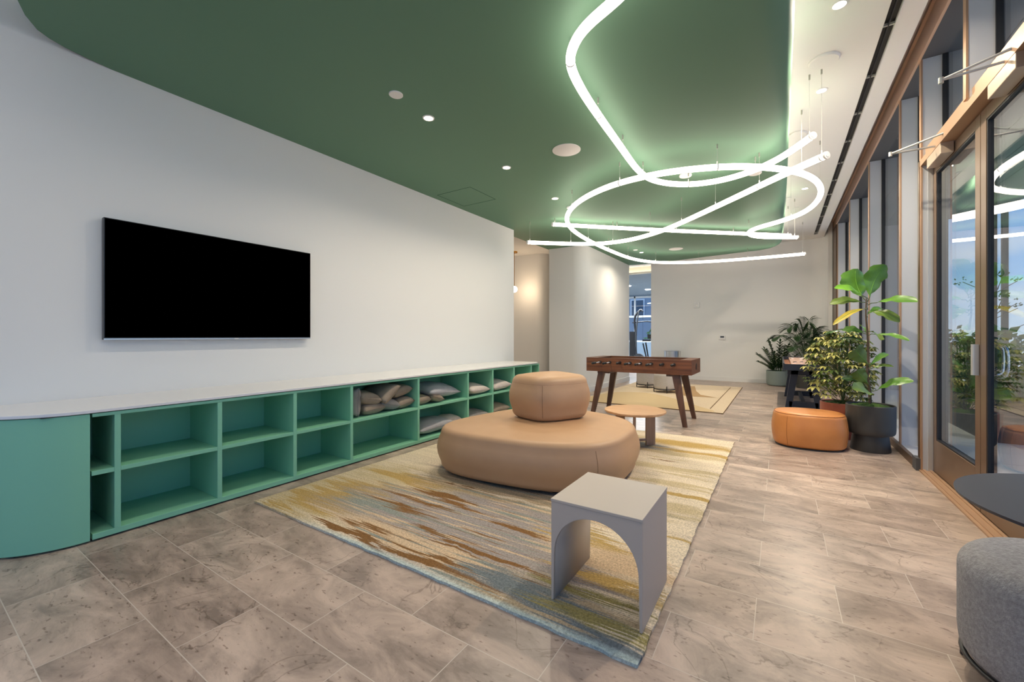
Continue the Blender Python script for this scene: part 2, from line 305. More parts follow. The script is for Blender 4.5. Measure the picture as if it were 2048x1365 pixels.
M['stem'] = base_mat('brown_stem', srgb(80, 66, 52), 0.8)
M['stem_green'] = base_mat('green_stem', srgb(84, 104, 58), 0.6)
M['brass'] = base_mat('brass', srgb(190, 140, 60), 0.25, 1.0)
M['white'] = base_mat('white_plastic', (0.78, 0.78, 0.77, 1), 0.4)
M['whitem'] = base_mat('white_enamel', (0.8, 0.79, 0.77, 1), 0.5)
M['lcd'] = base_mat('dark_lcd', (0.05, 0.055, 0.06, 1), 0.2)
M['wire'] = base_mat('steel_wire', srgb(196, 196, 188), 0.4, 0.1)
M['anchor'] = base_mat('grey_anchor', srgb(170, 168, 158), 0.4, 0.2)
M['tube'] = emit_mat('warm_white_tube', (1.0, 0.88, 0.75, 1), TUBE_EMIT)
M['lamp'] = emit_mat('downlight_lens', (1.0, 0.87, 0.70, 1), 9.0)
M['lampgym'] = emit_mat('gym_downlight_lens', (0.95, 0.98, 1.0, 1), 9.0)
M['cove'] = emit_mat('cove_led', (1.0, 0.86, 0.70, 1), COVE_EMIT)
M['globe'] = emit_mat('opal_globe', (1.0, 0.82, 0.60, 1), 7.0)
M['paver'] = var_mat('pale_paver', srgb(212, 212, 212), srgb(222, 221, 219), 3, rough=0.8)
M['concrete'] = var_mat('grey_concrete', srgb(150, 146, 140), srgb(168, 163, 156), 4, rough=0.85)
M['extwall'] = base_mat('pale_grey_cladding', srgb(170, 166, 164), 0.7)
M['bldg'] = base_mat('far_building_stucco', srgb(150, 148, 144), 0.8)
M['bldgroof'] = base_mat('far_building_fascia', srgb(216, 212, 204), 0.7)
M['winblue'] = base_mat('blue_window_pane', srgb(70, 88, 104), 0.1)
M['planter'] = var_mat('dark_stone_planter', srgb(74, 76, 78), srgb(92, 94, 96), 12, rough=0.8)
M['shrub'] = var_mat('shrub_green', srgb(40, 76, 36), srgb(84, 120, 58), 6, rough=0.5)
M['shrub_lime'] = var_mat('lime_shrub_green', srgb(80, 130, 50), srgb(124, 168, 76), 6, rough=0.5)
M['gymwall'] = base_mat('gym_blue_grey_wall', srgb(132, 150, 168), 0.7)
M['gymceil'] = base_mat('gym_grey_ceiling', srgb(150, 158, 164), 0.8)
M['gymfloor'] = base_mat('gym_floor', srgb(156, 160, 164), 0.5)
M['headercream'] = base_mat('cream_header_paint', (0.80, 0.75, 0.62, 1), 0.6)

# ================================================================== mesh helpers
def new_bm(): return bmesh.new()
def finish(name, bm, mat, parent=None, smooth=False, bevel=0.0, segs=2, autosm=None):
    me = bpy.data.meshes.new(name)
    bmesh.ops.recalc_face_normals(bm, faces=bm.faces[:])
    bm.to_mesh(me); bm.free()
    mats = mat if isinstance(mat, (list, tuple)) else [mat]
    for x in mats: me.materials.append(x)
    if smooth:
        for p in me.polygons: p.use_smooth = True
    o = bpy.data.objects.new(name, me); COL.objects.link(o)
    if parent: o.parent = parent
    if bevel:
        b = o.modifiers.new('bevel', 'BEVEL'); b.width = bevel; b.segments = segs; b.limit_method = 'ANGLE'; b.angle_limit = R(40)
    if smooth and autosm:
        try: me.set_sharp_from_angle(angle=R(autosm))
        except Exception: pass
    return o
def box(bm, x0, x1, y0, y1, z0, z1, mi=0, mtx=None):
    vs = [bm.verts.new(v) for v in ((x0, y0, z0), (x1, y0, z0), (x1, y1, z0), (x0, y1, z0), (x0, y0, z1), (x1, y0, z1), (x1, y1, z1), (x0, y1, z1))]
    if mtx is not None:
        for v in vs: v.co = mtx @ v.co
    for f in ((0, 3, 2, 1), (4, 5, 6, 7), (0, 1, 5, 4), (1, 2, 6, 5), (2, 3, 7, 6), (3, 0, 4, 7)):
        fc = bm.faces.new([vs[i] for i in f]); fc.material_index = mi
    return vs
def boxobj(name, x0, x1, y0, y1, z0, z1, mat, parent=None, bevel=0.0):
    bm = new_bm(); box(bm, x0, x1, y0, y1, z0, z1); return finish(name, bm, mat, parent, bevel=bevel)
def prism(bm, pts, z0, z1, mtx=None):
    """closed outline pts (x,y) extruded in z"""
    a = [bm.verts.new((p[0], p[1], z0)) for p in pts]; b = [bm.verts.new((p[0], p[1], z1)) for p in pts]
    if mtx is not None:
        for v in a + b: v.co = mtx @ v.co
    n = len(pts)
    for i in range(n): bm.faces.new((a[i], a[(i + 1) % n], b[(i + 1) % n], b[i]))
    bm.faces.new(a[::-1]); bm.faces.new(b)
def lathe(bm, prof, c=(0, 0, 0), n=48, mtx=None):
    rings = []
    for r, z in prof:
        if r < 1e-5:
            v = bm.verts.new((c[0], c[1], c[2] + z)); rings.append([v])
        else:
            rings.append([bm.verts.new((c[0] + r * math.cos(2 * math.pi * i / n), c[1] + r * math.sin(2 * math.pi * i / n), c[2] + z)) for i in range(n)])
    if mtx is not None:
        for rg in rings:
            for v in rg: v.co = mtx @ v.co
    for a, b in zip(rings, rings[1:]):
        for i in range(n):
            q = (a[i % len(a)], a[(i + 1) % len(a)], b[(i + 1) % len(b)], b[i % len(b)])
            u = []
            for v in q:
                if v not in u: u.append(v)
            if len(u) > 2: bm.faces.new(u)
def tube(bm, pts, rad, n=10, caps=True, closed=False):
    pts = [Vector(p) for p in pts]; N = len(pts)
    rad = rad if isinstance(rad, (list, tuple)) else [rad] * N
    rings = []; up = None
    for i, p in enumerate(pts):
        if closed: d = (pts[(i + 1) % N] - pts[i - 1])
        else: d = pts[min(i + 1, N - 1)] - pts[max(i - 1, 0)]
        d.normalize()
        if up is None:
            up = Vector((0, 0, 1)) if abs(d.z) < 0.9 else Vector((1, 0, 0))
        s = d.cross(up)
        if s.length < 1e-6: s = d.cross(Vector((0, 1, 0)))
        s.normalize(); up = s.cross(d).normalized()
        rings.append([bm.verts.new(p + rad[i] * (s * math.cos(2 * math.pi * k / n) + up * math.sin(2 * math.pi * k / n))) for k in range(n)])
    m = N if closed else N - 1
    for i in range(m):
        a, b = rings[i], rings[(i + 1) % N]
        for k in range(n): bm.faces.new((a[k], a[(k + 1) % n], b[(k + 1) % n], b[k]))
    if caps and not closed:
        bm.faces.new(rings[0][::-1]); bm.faces.new(rings[-1])
def catmull(pts, k=8, closed=False):
    P = [Vector(p) for p in pts]; n = len(P); out = []
    for i in range(n if closed else n - 1):
        if closed: a, b, c, d = P[i - 1], P[i], P[(i + 1) % n], P[(i + 2) % n]
        else: a, b, c, d = P[max(i - 1, 0)], P[i], P[i + 1], P[min(i + 2, n - 1)]
        for j in range(k):
            t = j / k
            out.append(0.5 * ((2 * b) + (c - a) * t + (2 * a - 5 * b + 4 * c - d) * t * t + (3 * b - a - 3 * c + d) * t ** 3))
    if not closed: out.append(P[-1].copy())
    return out
def smooth_path(pts, it=2):
    P = [Vector(p) for p in pts]
    for _ in range(it):
        P = [P[0]] + [(P[i - 1] + 2 * P[i] + P[i + 1]) / 4 for i in range(1, len(P) - 1)] + [P[-1]]
    return P
def rings_to_mesh(bm, rings, cap0=True, cap1=True):
    V = [[bm.verts.new(p) for p in r] for r in rings]; n = len(V[0])
    for a, b in zip(V, V[1:]):
        for i in range(n): bm.faces.new((a[i], a[(i + 1) % n], b[(i + 1) % n], b[i]))
    if cap0: bm.faces.new(V[0][::-1])
    if cap1: bm.faces.new(V[-1])
    return V
def empty(name, loc, label=None, cat=None, group=None, rz=0.0, kind=None):
    o = bpy.data.objects.new(name, None); COL.objects.link(o); o.location = loc; o.rotation_euler = (0, 0, rz); o.empty_display_size = 0.1
    tag(o, label, cat, group, kind); return o
def tag(o, label=None, cat=None, group=None, kind=None):
    if label: o['label'] = label
    if cat: o['category'] = cat
    if group: o['group'] = group
    if kind: o['kind'] = kind
    return o
def struct(o): o['kind'] = 'structure'; return o
def copy_tree(o, parent=None):
    c = o.copy(); COL.objects.link(c); c.parent = parent
    for ch in [x for x in bpy.data.objects if x.parent == o]: copy_tree(ch, c)
    return c

# ================================================================== SETTING
XW = -4.06      # left wall face
XN = 1.05       # room-side face of the mullions
XG = 1.205      # glass
YB = 12.4       # far wall
ZC = 3.56       # white ceiling
ZG = 3.13       # green ceiling cloud underside

o = struct(boxobj('floor', -9.2, 1.26, -3.76, 14.3, -0.12, 0.0, M['floor']))
# left wall that carries the screen; ends in a free edge at the hallway
struct(boxobj('wall_left', XW - 0.16, XW, -3.7, 6.34, 0.0, ZC + 0.3, M['wall']))
bm = new_bm(); box(bm, XW - 0.16, 1.4, -3.75, -3.6, 3.6, 3.95); box(bm, -9.0, XW, -3.75, -3.6, 0.0, 3.95); box(bm, XW, 1.05, -3.75, -3.6, 0.0, 0.06)
struct(finish('wall_rear', bm, M['wall']))
rw = struct(empty('window_rear', (XW, -3.65, 0.06)))  # unseen glazing, added to let cool daylight in from behind the viewer
bm = new_bm()
for k in range(5): box(bm, k * 1.26, k * 1.26 + 0.06, -0.08, 0.05, 0, 3.54)
box(bm, 0, 5.1, -0.08, 0.05, 0, 0.06); box(bm, 0, 5.1, -0.08, 0.05, 3.48, 3.54)
finish('window_frame', bm, M['bronze'], rw); boxobj('pane', 0.06, 5.1, -0.03, -0.018, 0.06, 3.48, M['glass'], rw)
# far wall, its right end rounded towards the glazing
bm = new_bm()
pts = [(-3.17, YB)]
for i in range(9):
    a = R(90) * i / 8; pts.append((0.62 + 0.32 * math.sin(a), YB - 0.32 + 0.32 * math.cos(a)))
pts += [(1.02, YB - 0.32), (1.02, YB + 0.2), (-3.17, YB + 0.2)]
prism(bm, pts, 0, 3.9)
struct(finish('wall_back', bm, M['wall'], smooth=True, autosm=30))
struct(boxobj('baseboard_back', -3.17, 0.94, YB - 0.014, YB, 0, 0.11, M['wall']))
# white block with rounded edge between the hallway and the gym opening
def rounded_rect(x0, x1, y0, y1, rr, n=8):
    out = []
    cs = [(x1, y0, -90, rr[1]), (x1, y1, 0, rr[2]), (x0, y1, 90, rr[3]), (x0, y0, 180, rr[0])]
    for cx, cy, a0, r in cs:
        if r <= 0: out.append((cx, cy)); continue
        ox = cx - r if cx == x1 else cx + r; oy = cy - r if cy == y1 else cy + r
        for i in range(n + 1):
            a = R(a0 + 90 * i / n); out.append((ox + r * math.cos(a), oy + r * math.sin(a)))
    return out
bm = new_bm(); prism(bm, rounded_rect(-4.30, -3.44, 8.17, 11.2, (0.0, 0.30, 0.02, 0.0), 14), 0, 3.9)
struct(finish('wall_center', bm, M['wall'], smooth=True, autosm=30))
bm = new_bm(); prism(bm, rounded_rect(-4.30, -3.426, 8.156, 11.2, (0.0, 0.31, 0.02, 0.0), 14), 0, 0.11)
struct(finish('baseboard_center', bm, M['wall'], smooth=True, autosm=30))
# hallway behind the screen wall
bm = new_bm(); prism(bm, rounded_rect(-9.0, -4.74, 8.75, 12.2, (0, 0.22, 0, 0), 12), 0, 3.21)
struct(finish('wall_hall', bm, M['wall'], smooth=True, autosm=30))
struct(boxobj('wall_hall_left', -9.2, -9.0, -3.7, 14.3, 0, 3.9, M['wall']))
struct(boxobj('wall_hall_front', -9.0, XW - 0.16, 3.0, 3.15, 0, 3.9, M['wall']))
struct(boxobj('ceiling_hall', -9.0, -4.34, 3.15, 12.2, 3.20, 3.30, M['ceil']))
# white ceiling with the linear slot left open
bm = new_bm()
box(bm, -9.0, 0.655, -3.7, 14.3, ZC, ZC + 0.12); box(bm, 0.735, 0.874, -3.7, YB, ZC, ZC + 0.12)
box(bm, 0.655, 0.735, -3.7, 2.2, ZC, ZC + 0.12); box(bm, 0.655, 0.735, 11.9, YB, ZC, ZC + 0.12)
struct(finish('ceiling', bm, M['ceil']))
bm = new_bm(); box(bm, 0.862, 0.874, -3.7, YB, ZC + 0.12, 3.92); box(bm, 0.862, 1.5, -3.7, YB, 3.92, 4.0)
struct(finish('ceiling_pocket', bm, M['ceil']))

# ---- green floating ceiling cloud (bullnosed along the window and far sides)
def green_cloud():
    base = []   # (x, y, bull)
    base += [(XW, 6.34, 0), (XW, 0.95, 0)]
    left = [(-4.035, 0.80), (-4.01, 0.703), (-3.977, 0.631), (-3.926, 0.569), (-3.806, 0.502), (-3.672, 0.456), (-3.45, 0.42), (-3.2, 0.40)]
    base += [(x, y, 0) for x, y in left]
    base += [(-2.0, 0.36, 0.3), (-1.0, 0.34, 1), (-0.5, 0.34, 1)]
    for i in range(9):
        a = R(-90 + 90 * i / 8); base.append((-0.45 + 0.53 * math.cos(a), 0.87 + 0.53 * math.sin(a), 1))
    base += [(0.078, y, 1) for y in (2.0, 3.5, 5, 6.5, 8)] + [(0.06, 9.4, 1)]
    for i in range(1, 9):
        a = R(0 + 95 * i / 8); base.append((-0.52 + 0.57 * math.cos(a), 10.45 + 0.57 * math.sin(a), 1))
    base += [(-1.5, 11.12, 0.7), (-2.2, 11.2, 0.4), (-2.9, 11.24, 0.0), (-3.3, 11.22, 0), (-3.46, 11.18, 0), (-3.46, 8.4, 0), (-3.7, 8.19, 0), (-4.33, 8.19, 0), (-4.33, 6.34, 0)]
    n = len(base); P = [Vector((b[0], b[1])) for b in base]
    def nrm(i):
        d = (P[(i + 1) % n] - P[i - 1]).normalized(); return Vector((-d.y, d.x))   # inward (counter-clockwise outline)
    rings = []
    prof = []
    K = 8
    rings.append([(P[i].x, P[i].y, ZG + 0.26) for i in range(n)])
    for k in range(K + 1):
        a = R(90) * k / K
        ring = []
        for i in range(n):
            w = base[i][2]; ins = 0.20 * w * (1 - math.cos(a)); up = (0.15 * w) * (1 - math.sin(a))
            q = P[i] + nrm(i) * ins
            ring.append((q.x, q.y, ZG + up))
        rings.append(ring)
    bm = new_bm(); rings_to_mesh(bm, rings)
    bmesh.ops.remove_doubles(bm, verts=bm.verts[:], dist=0.0004)
    return finish('ceiling_green', bm, M['green_c'], smooth=True, autosm=35)
struct(green_cloud())
# faint access hatch outline in the green ceiling
bm = new_bm()
for a in ((-3.93, -3.36, 4.20, 4.206), (-3.93, -3.36, 4.77, 4.776), (-3.366, -3.36, 4.20, 4.776), (-3.936, -3.93, 4.20, 4.776)):
    box(bm, a[0], a[1], a[2], a[3], ZG - 0.002, ZG + 0.001)
tag(finish('access_hatch', bm, base_mat('hatch_gap', srgb(40, 84, 64), 0.8)), 'faint square access hatch outline in the green ceiling', 'hatch')
# cove LED strip on top of the cloud
cp = [(0.0, y, ZG + 0.29) for y in (1.2, 3, 5, 7, 9, 10.2)]
cp += [(-0.52 + 0.47 * math.cos(R(a)), 10.45 + 0.47 * math.sin(R(a)), ZG + 0.29) for a in (20, 45, 70, 90)] + [(-1.5, 11.0, ZG + 0.29), (-2.9, 11.1, ZG + 0.29)]
bm = new_bm(); tube(bm, cp, 0.016, 6)
finish('cove_strip', bm, M['cove']); tag(bpy.data.objects['cove_strip'], 'warm light strip hidden on top of the green ceiling edge', 'light strip')
bm = new_bm(); tube(bm, [(-3.0, 0.6, ZG + 0.29), (-3.6, 0.7, ZG + 0.29), (-3.86, 0.95, ZG + 0.29)], 0.016, 6)
tag(finish('cove_strip', bm, M['cove']), 'short warm light strip above the rounded left corner of the green ceiling', 'light strip')

# ---- gym seen through the opening
struct(boxobj('floor_gym', -9.2, 1.26, 14.3, 22.0, -0.12, 0.0, M['gymfloor']))
struct(boxobj('ceiling_gym', -9.0, 1.2, 14.4, 21.9, 3.34, 3.44, M['gymceil']))
struct(boxobj('wall_gym_header', -9.0, 1.2, 14.2, 14.4, 3.34, ZC, M['headercream']))
struct(boxobj('wall_gym_right', -1.6, -1.4, 12.6, 21.9, 0, 3.44, M['gymwall']))
struct(boxobj('wall_gym_left', -9.2, -9.0, 14.3, 21.9, 0, 3.44, M['gymwall']))
bm = new_bm()
box(bm, -9.0, 1.2, 21.7, 21.9, 3.28, 3.44); box(bm, -9.0, 1.2, 21.7, 21.9, 0, 0.9); box(bm, -9.0, -7.2, 21.7, 21.9, 0.9, 3.28); box(bm, -5.35, 1.2, 21.7, 21.9, 0.9, 3.28)
struct(finish('wall_gym_back', bm, M['gymwall']))
w = struct(empty('window_gym', (-6.3, 21.75, 0.9)))
bm = new_bm()
for a in ((-0.9, 0.95, 1.28, 1.38), (-0.9, 0.95, 2.28, 2.38), (-0.9, 0.95, 0, 0.08)): box(bm, a[0], a[1], -0.05, 0.05, a[2], a[3])
for xx in (-0.9, -0.12, 0.87): box(bm, xx, xx + 0.07, -0.05, 0.05, 0, 2.38)
finish('window_frame', bm, M['white'], w)
boxobj('pane', -0.88, 0.93, -0.008, 0.008, 0.0, 2.36, M['glass'], w)
bm = new_bm(); tube(bm, [(-4.2, 14.14, 3.36), (-1.7, 14.14, 3.36)], 0.001, 4); bm.free()
bm = new_bm(); box(bm, -9.0, -1.7, 14.05, 14.12, 3.30, 3.32); box(bm, -9.0, -1.7, 14.03, 14.05, 3.30, 3.36)
finish('cove_ledge', bm, M['headercream']); tag(bpy.data.objects['cove_ledge'], 'cream cove ledge across the gym entrance header', 'ledge')
bm = new_bm(); box(bm, -8.9, -1.8, 14.07, 14.10, 3.322, 3.34)
tag(finish('cove_strip', bm, M['cove']), 'warm light strip in the cove over the gym entrance', 'light strip')

# ================================================================== WINDOW WALL
MY = [4.0, 5.06, 5.82, 7.63, 9.57, 11.42]
near = [2.92, 1.02, -0.86, -2.70, -3.66]
def mullion(Y, z0, z1, n=[0]):
    r = struct(empty('trim_%d' % (n[0] + 1), (XN, Y, z0))); n[0] += 1
    bm = new_bm(); box(bm, 0.012, 0.150, 0, 0.05, 0, z1 - z0); finish('fin', bm, M['greymetal'], r)
    boxobj('nosing', 0, 0.012, -0.002, 0.052, 0, z1 - z0, M['bronze'], r)
    boxobj('gasket', 0.135, 0.17, -0.012, 0.062, 0, z1 - z0, M['gasket'], r)
for Y in MY:
    mullion(Y, 2.80 if Y == 4.0 else 0.0, 3.66)
for Y in near: mullion(Y, 0.0, 3.66)
# end panel between the last mullion and the far wall
struct(boxobj('trim_20', XN - 0.02, XG + 0.05, 11.47, 12.08, 0.0, 3.66, M['bronze_dark']))
struct(boxobj('trim_27', XN - 0.02, XG + 0.05, 12.08, 12.62, 0.0, 3.9, M['wall']))
# head
bm = new_bm(); box(bm, XN - 0.004, XG + 0.06, -3.7, YB, 3.655, 3.70)
struct(finish('trim_21', bm, M['greydark']))
M['bronze_head'] = base_mat('pale_bronze_head', srgb(208, 174, 146), 0.45, 0.1)  # bronze made paler: light falling in the pocket is put into the colour
bm = new_bm(); box(bm, XN - 0.02, XN, -3.7, YB, 3.65, 3.915); box(bm, XN - 0.045, XN - 0.02, -3.7, YB, 3.84, 3.915)
struct(finish('trim_22', bm, M['bronze_head']))
struct(boxobj('trim_23', XN, XG + 0.3, -3.7, YB, 3.70, 3.9, M['greydark']))
# roller shade tube in the pocket
bm = new_bm(); tube(bm, [(0.95, -3.5, 3.80), (0.95, 12.0, 3.80)], 0.025, 12)
tag(finish('shade_roller', bm, M['silver'], smooth=True), 'grey roller shade tube tucked in the pocket above the glazing', 'roller shade')
# sill
def sill(y0, y1, k):
    r = struct(empty('trim_%d' % k, (XN, y0, 0)))
    boxobj('sill_face', -0.02, 0.012, 0, y1 - y0, 0, 0.075, M['bronze_dark'], r)
    boxobj('sill_top', 0.012, 0.20, 0, y1 - y0, 0, 0.07, M['greymetal'], r)
sill(5.11, YB, 24); sill(-3.7, 2.92, 25)
# glazing, one pane per bay
edges = sorted([5.11, 5.82, 7.63, 9.57, 11.42])
wn = 1
def pane(y0, y1, z0, z1):
    global wn
    struct(boxobj('window_%d' % wn, XG, XG + 0.012, y0, y1, z0, z1, M['glass'])); wn += 1
for a, b in zip([5.11] + [5.87, 7.68, 9.62], [5.82, 7.63, 9.57, 11.42]): pane(a, b, 0.07, 3.66)
pane(4.05, 5.06, 2.86, 3.66); pane(2.97, 4.0, 2.86, 3.66)
nn = sorted(near)
for a, b in zip(nn, nn[1:]): pane(a + 0.05, b, 0.07, 3.66)
# door frame
fr = struct(empty('trim_26', (XN, 2.97, 0)))
bm = new_bm(); box(bm, -0.002, 0.155, 0, 2.14, 2.71, 2.765); finish('frame_head', bm, M['bronze'], fr)
bm = new_bm(); box(bm, 0.03, 0.155, 0, 2.14, 2.765, 2.86); finish('transom_bar', bm, M['bronze'], fr)
boxobj('jamb', -0.004, 0.155, 2.115, 2.165, 0, 2.765, M['bronze_dark'], fr)
boxobj('hinge_strip', 0.045, 0.075, 2.085, 2.112, 0.0, 2.71, M['silver'], fr)
bm = new_bm()
for k in range(46): box(bm, 0.041, 0.046, 2.091, 2.106, 0.80 + k * 0.018, 0.810 + k * 0.018)
finish('perforation', bm, M['gasket'], fr)
boxobj('jamb', -0.004, 0.155, -0.05, 0.0, 0, 2.765, M['bronze_dark'], fr)
boxobj('base_block', -0.03, 0.05, 2.10, 2.22, 0, 0.11, M['greydark'], fr)
# threshold
bm = new_bm(); box(bm, -0.01, 0.20, 0, 2.11, 0, 0.012)
for k in range(4): box(bm, 0.01 + k * 0.045, 0.03 + k * 0.045, 0, 2.11, 0.012, 0.020)
th = finish('threshold', bm, M['bronze'])
th.location = (XN, 2.97, 0); tag(th, 'ribbed bronze threshold strip under the glass doors', 'threshold')

def door(n, y0, y1, hinge_far):
    r = struct(empty('door_%d' % n, (1.13, y0, 0))); Wd = y1 - y0; T = 0.05
    bm = new_bm()
    box(bm, 0, T, 0, 0.085, 0.02, 2.70); box(bm, 0, T, Wd - 0.085, Wd, 0.02, 2.70)
    box(bm, 0, T, 0.085, Wd - 0.085, 0.02, 0.30); box(bm, 0, T, 0.085, Wd - 0.085, 2.62, 2.70)
    finish('door_frame', bm, M['doorbronze'], r, bevel=0.002)
    bm = new_bm()
    for a in ((0.085, 0.099, 0.30, 2.62), (Wd - 0.099, Wd - 0.085, 0.30, 2.62), (0.099, Wd - 0.099, 0.30, 0.312), (0.099, Wd - 0.099, 2.606, 2.62)):
        box(bm, 0.004, T - 0.004, a[0], a[1], a[2], a[3])
    finish('glazing_bead', bm, M['gasket'], r)
    boxobj('glass_pane', 0.018, 0.030, 0.099, Wd - 0.099, 0.312, 2.606, M['doorglass'], r)
    # closer
    cy = Wd - 0.36 if False else None
    return r
d1 = door(1, 4.05, 5.075, True); d2 = door(2, 2.99, 4.04, False)
def closer(r, y0, ex, ey, fy):
    b = boxobj('door_closer', -0.08, -0.003, y0, y0 + 0.355, 2.625, 2.72, M['closer'], r, bevel=0.004)
    bm = new_bm()
    tube(bm, [(-0.04, y0 + 0.12, 2.73), (ex, ey, 2.735)], 0.008, 8); tube(bm, [(ex, ey, 2.735), (-0.075, fy, 2.755)], 0.008, 8)
    tube(bm, [(ex, ey, 2.715), (ex, ey, 2.75)], 0.012, 10); tube(bm, [(-0.04, y0 + 0.12, 2.71), (-0.04, y0 + 0.12, 2.74)], 0.014, 10)
    finish('closer_arm', bm, M['silver'], b)
closer(d1, 4.53 - 4.05, 0.78 - 1.13, 4.66 - 4.05, 4.45 - 4.05)
closer(d2, 3.30 - 2.99, 0.81 - 1.13, 3.48 - 2.99, 3.34 - 2.99)
# exit device on leaf 1 (vertical end case) and pull outside, push bar on leaf 2
bm = new_bm(); prism(bm, rounded_rect(-0.036, -0.002, 0.010, 0.040, (0.012, 0.0, 0.0, 0.012), 5), 0.935, 1.145)
finish('exit_device', bm, M['silver'], d1, smooth=True, autosm=30)
bm = new_bm(); tube(bm, catmull([(0.055, 0.055, 1.14), (0.11, 0.075, 1.135), (0.13, 0.085, 1.09), (0.13, 0.085, 0.98), (0.11, 0.075, 0.945), (0.055, 0.055, 0.94)], 5), 0.008, 8)
finish('pull_handle', bm, M['chrome'], d1, smooth=True)
bm = new_bm(); tube(bm, catmull([(0.055, 0.99, 1.14), (0.085, 0.97, 1.13), (0.095, 0.96, 1.08), (0.095, 0.96, 0.99), (0.085, 0.97, 0.94), (0.055, 0.99, 0.93)], 5), 0.008, 8)
finish('pull_handle', bm, M['chrome'], d2, smooth=True)

# ================================================================== EXTERIOR
bm = new_bm()
for i in range(11):
    for j in range(24):
        x0 = 1.27 + i * 0.92; y0 = -7 + j * 0.92; box(bm, x0 + 0.004, x0 + 0.914, y0 + 0.004, y0 + 0.914, -0.06, -0.02)
for i in range(12):  # unseen pavers behind the room, added to bounce sunlight into it
    for j in range(10):
        x0 = -9.8 + i * 0.92; y0 = -13.0 + j * 0.92; box(bm, x0 + 0.004, x0 + 0.914, y0 + 0.004, y0 + 0.914, -0.06, -0.02)
struct(finish('terrace_floor', bm, M['paver']))
struct(boxobj('terrace_slab', 1.27, 11.6, -7, 15.2, -0.30, -0.061, M['greydark']))
bm = new_bm()
for k in range(7): box(bm, 1.27 + k * 0.355, 1.27 + k * 0.355 + 0.345, -7, 12.6, 3.72, 3.80)
box(bm, 1.27, 3.75, -7, 12.6, 3.80, 4.1)
struct(finish('terrace_soffit', bm, M['greydark']))
struct(boxobj('terrace_wall', 1.27, 2.95, 12.6, 13.0, -0.05, 4.1, M['extwall']))
tag(boxobj('soffit_post', 3.62, 3.70, 11.9, 11.98, -0.02, 3.72, M['greydark']), 'slim dark post holding up the terrace soffit outside', 'post')
# planters with shrubs
def leaf_cloud(bm, c, rad, n, ls, mi=0, squash=0.8, seed=1):
    rnd = random.Random(seed)
    for _ in range(n):
        th = rnd.uniform(0, 2 * math.pi); ph = math.acos(rnd.uniform(-0.4, 1)); rr = rnd.uniform(0.45, 1) ** 0.6
        p = Vector((c[0] + rad[0] * rr * math.sin(ph) * math.cos(th), c[1] + rad[1] * rr * math.sin(ph) * math.sin(th), c[2] + rad[2] * rr * math.cos(ph)))
        d = Vector((rnd.uniform(-1, 1), rnd.uniform(-1, 1), rnd.uniform(-0.5, 1))).normalized(); s = d.cross(Vector((rnd.uniform(-1, 1), rnd.uniform(-1, 1), rnd.uniform(-1, 1)))).normalized()
        l = ls * rnd.uniform(0.6, 1.3); w = l * 0.28
        v = [bm.verts.new(q) for q in (p, p + d * l * 0.5 + s * w, p + d * l, p + d * l * 0.5 - s * w)]
        f = bm.faces.new(v); f.material_index = mi
def shrub(x, y, z, rad, n, ls, mat, label, seed, group=None):
    r = empty('shrub', (x, y, z), label, 'shrub', group)
    bm = new_bm(); leaf_cloud(bm, (0, 0, rad[2] * 0.25), rad, n, ls, seed=seed); me = bm
    finish('foliage', bm, mat, r)
    bm = new_bm()
    for k in range(5):
        a = k * 1.256; tube(bm, [(0, 0, 0), (0.3 * rad[0] * math.cos(a), 0.3 * rad[1] * math.sin(a), rad[2] * 0.8)], 0.012, 5)
    finish('stem', bm, M['stem'], r)
tag(boxobj('planter_box', 2.0, 2.75, 7.0, 10.4, -0.02, 0.42, M['planter']), 'low dark stone planter box on the terrace outside the first door', 'planter')
tag(boxobj('planter_box', 3.0, 6.2, 9.0, 9.9, -0.02, 0.52, M['concrete'], bevel=0.01), 'pale concrete planter wall further out on the terrace', 'planter')
sh = [(2.35, 7.35, 0.4, (0.42, 0.45, 0.55), 420, 0.13, 'shrub', 'dark green shrub at the near end of the dark planter'),
      (2.4, 8.2, 0.4, (0.40, 0.45, 0.75), 420, 0.13, 'shrub', 'tall bushy shrub in the middle of the dark planter'),
      (2.3, 9.1, 0.4, (0.40, 0.45, 0.6), 360, 0.12, 'shrub_lime', 'lime green shrub toward the far end of the dark planter'),
      (2.4, 9.9, 0.4, (0.40, 0.42, 0.8), 360, 0.13, 'shrub', 'dark shrub at the far end of the dark planter'),
      (3.5, 9.4, 0.5, (0.45, 0.35, 0.5), 380, 0.12, 'shrub_lime', 'light green shrub at the left end of the concrete planter'),
      (4.5, 9.4, 0.5, (0.5, 0.35, 0.6), 380, 0.12, 'shrub', 'rounded green shrub in the middle of the concrete planter'),
      (5.5, 9.4, 0.5, (0.5, 0.35, 0.5), 320, 0.12, 'shrub', 'green shrub at the far right of the concrete planter')]
for i, s in enumerate(sh): shrub(s[0], s[1], s[2], s[3], s[4], s[5], M[s[6]], s[7], 11 + i)
tr = empty('tree', (3.2, 10.9, -0.02), 'thin young tree with sparse leaves outside by the soffit post', 'tree')
bm = new_bm(); tube(bm, [(0, 0, 0), (0.03, 0, 0.9), (0.0, 0.05, 1.7), (0.05, 0, 2.2)], [0.03, 0.025, 0.018, 0.008], 7)
rt = random.Random(5)
tips = []
for k in range(12):
    z0 = rt.uniform(0.9, 2.0); a = rt.uniform(0, 6.28); l = rt.uniform(0.25, 0.5); t_ = (l * math.cos(a), l * math.sin(a), z0 + l * 0.6); tips.append(t_); tube(bm, [(0.02, 0, z0), t_], 0.006, 5)
finish('trunk', bm, M['stem'], tr)
bm = new_bm()
for k, t_ in enumerate(tips): leaf_cloud(bm, t_, (0.10, 0.10, 0.10), 10, 0.06, seed=50 + k)
finish('foliage', bm, M['shrub'], tr)
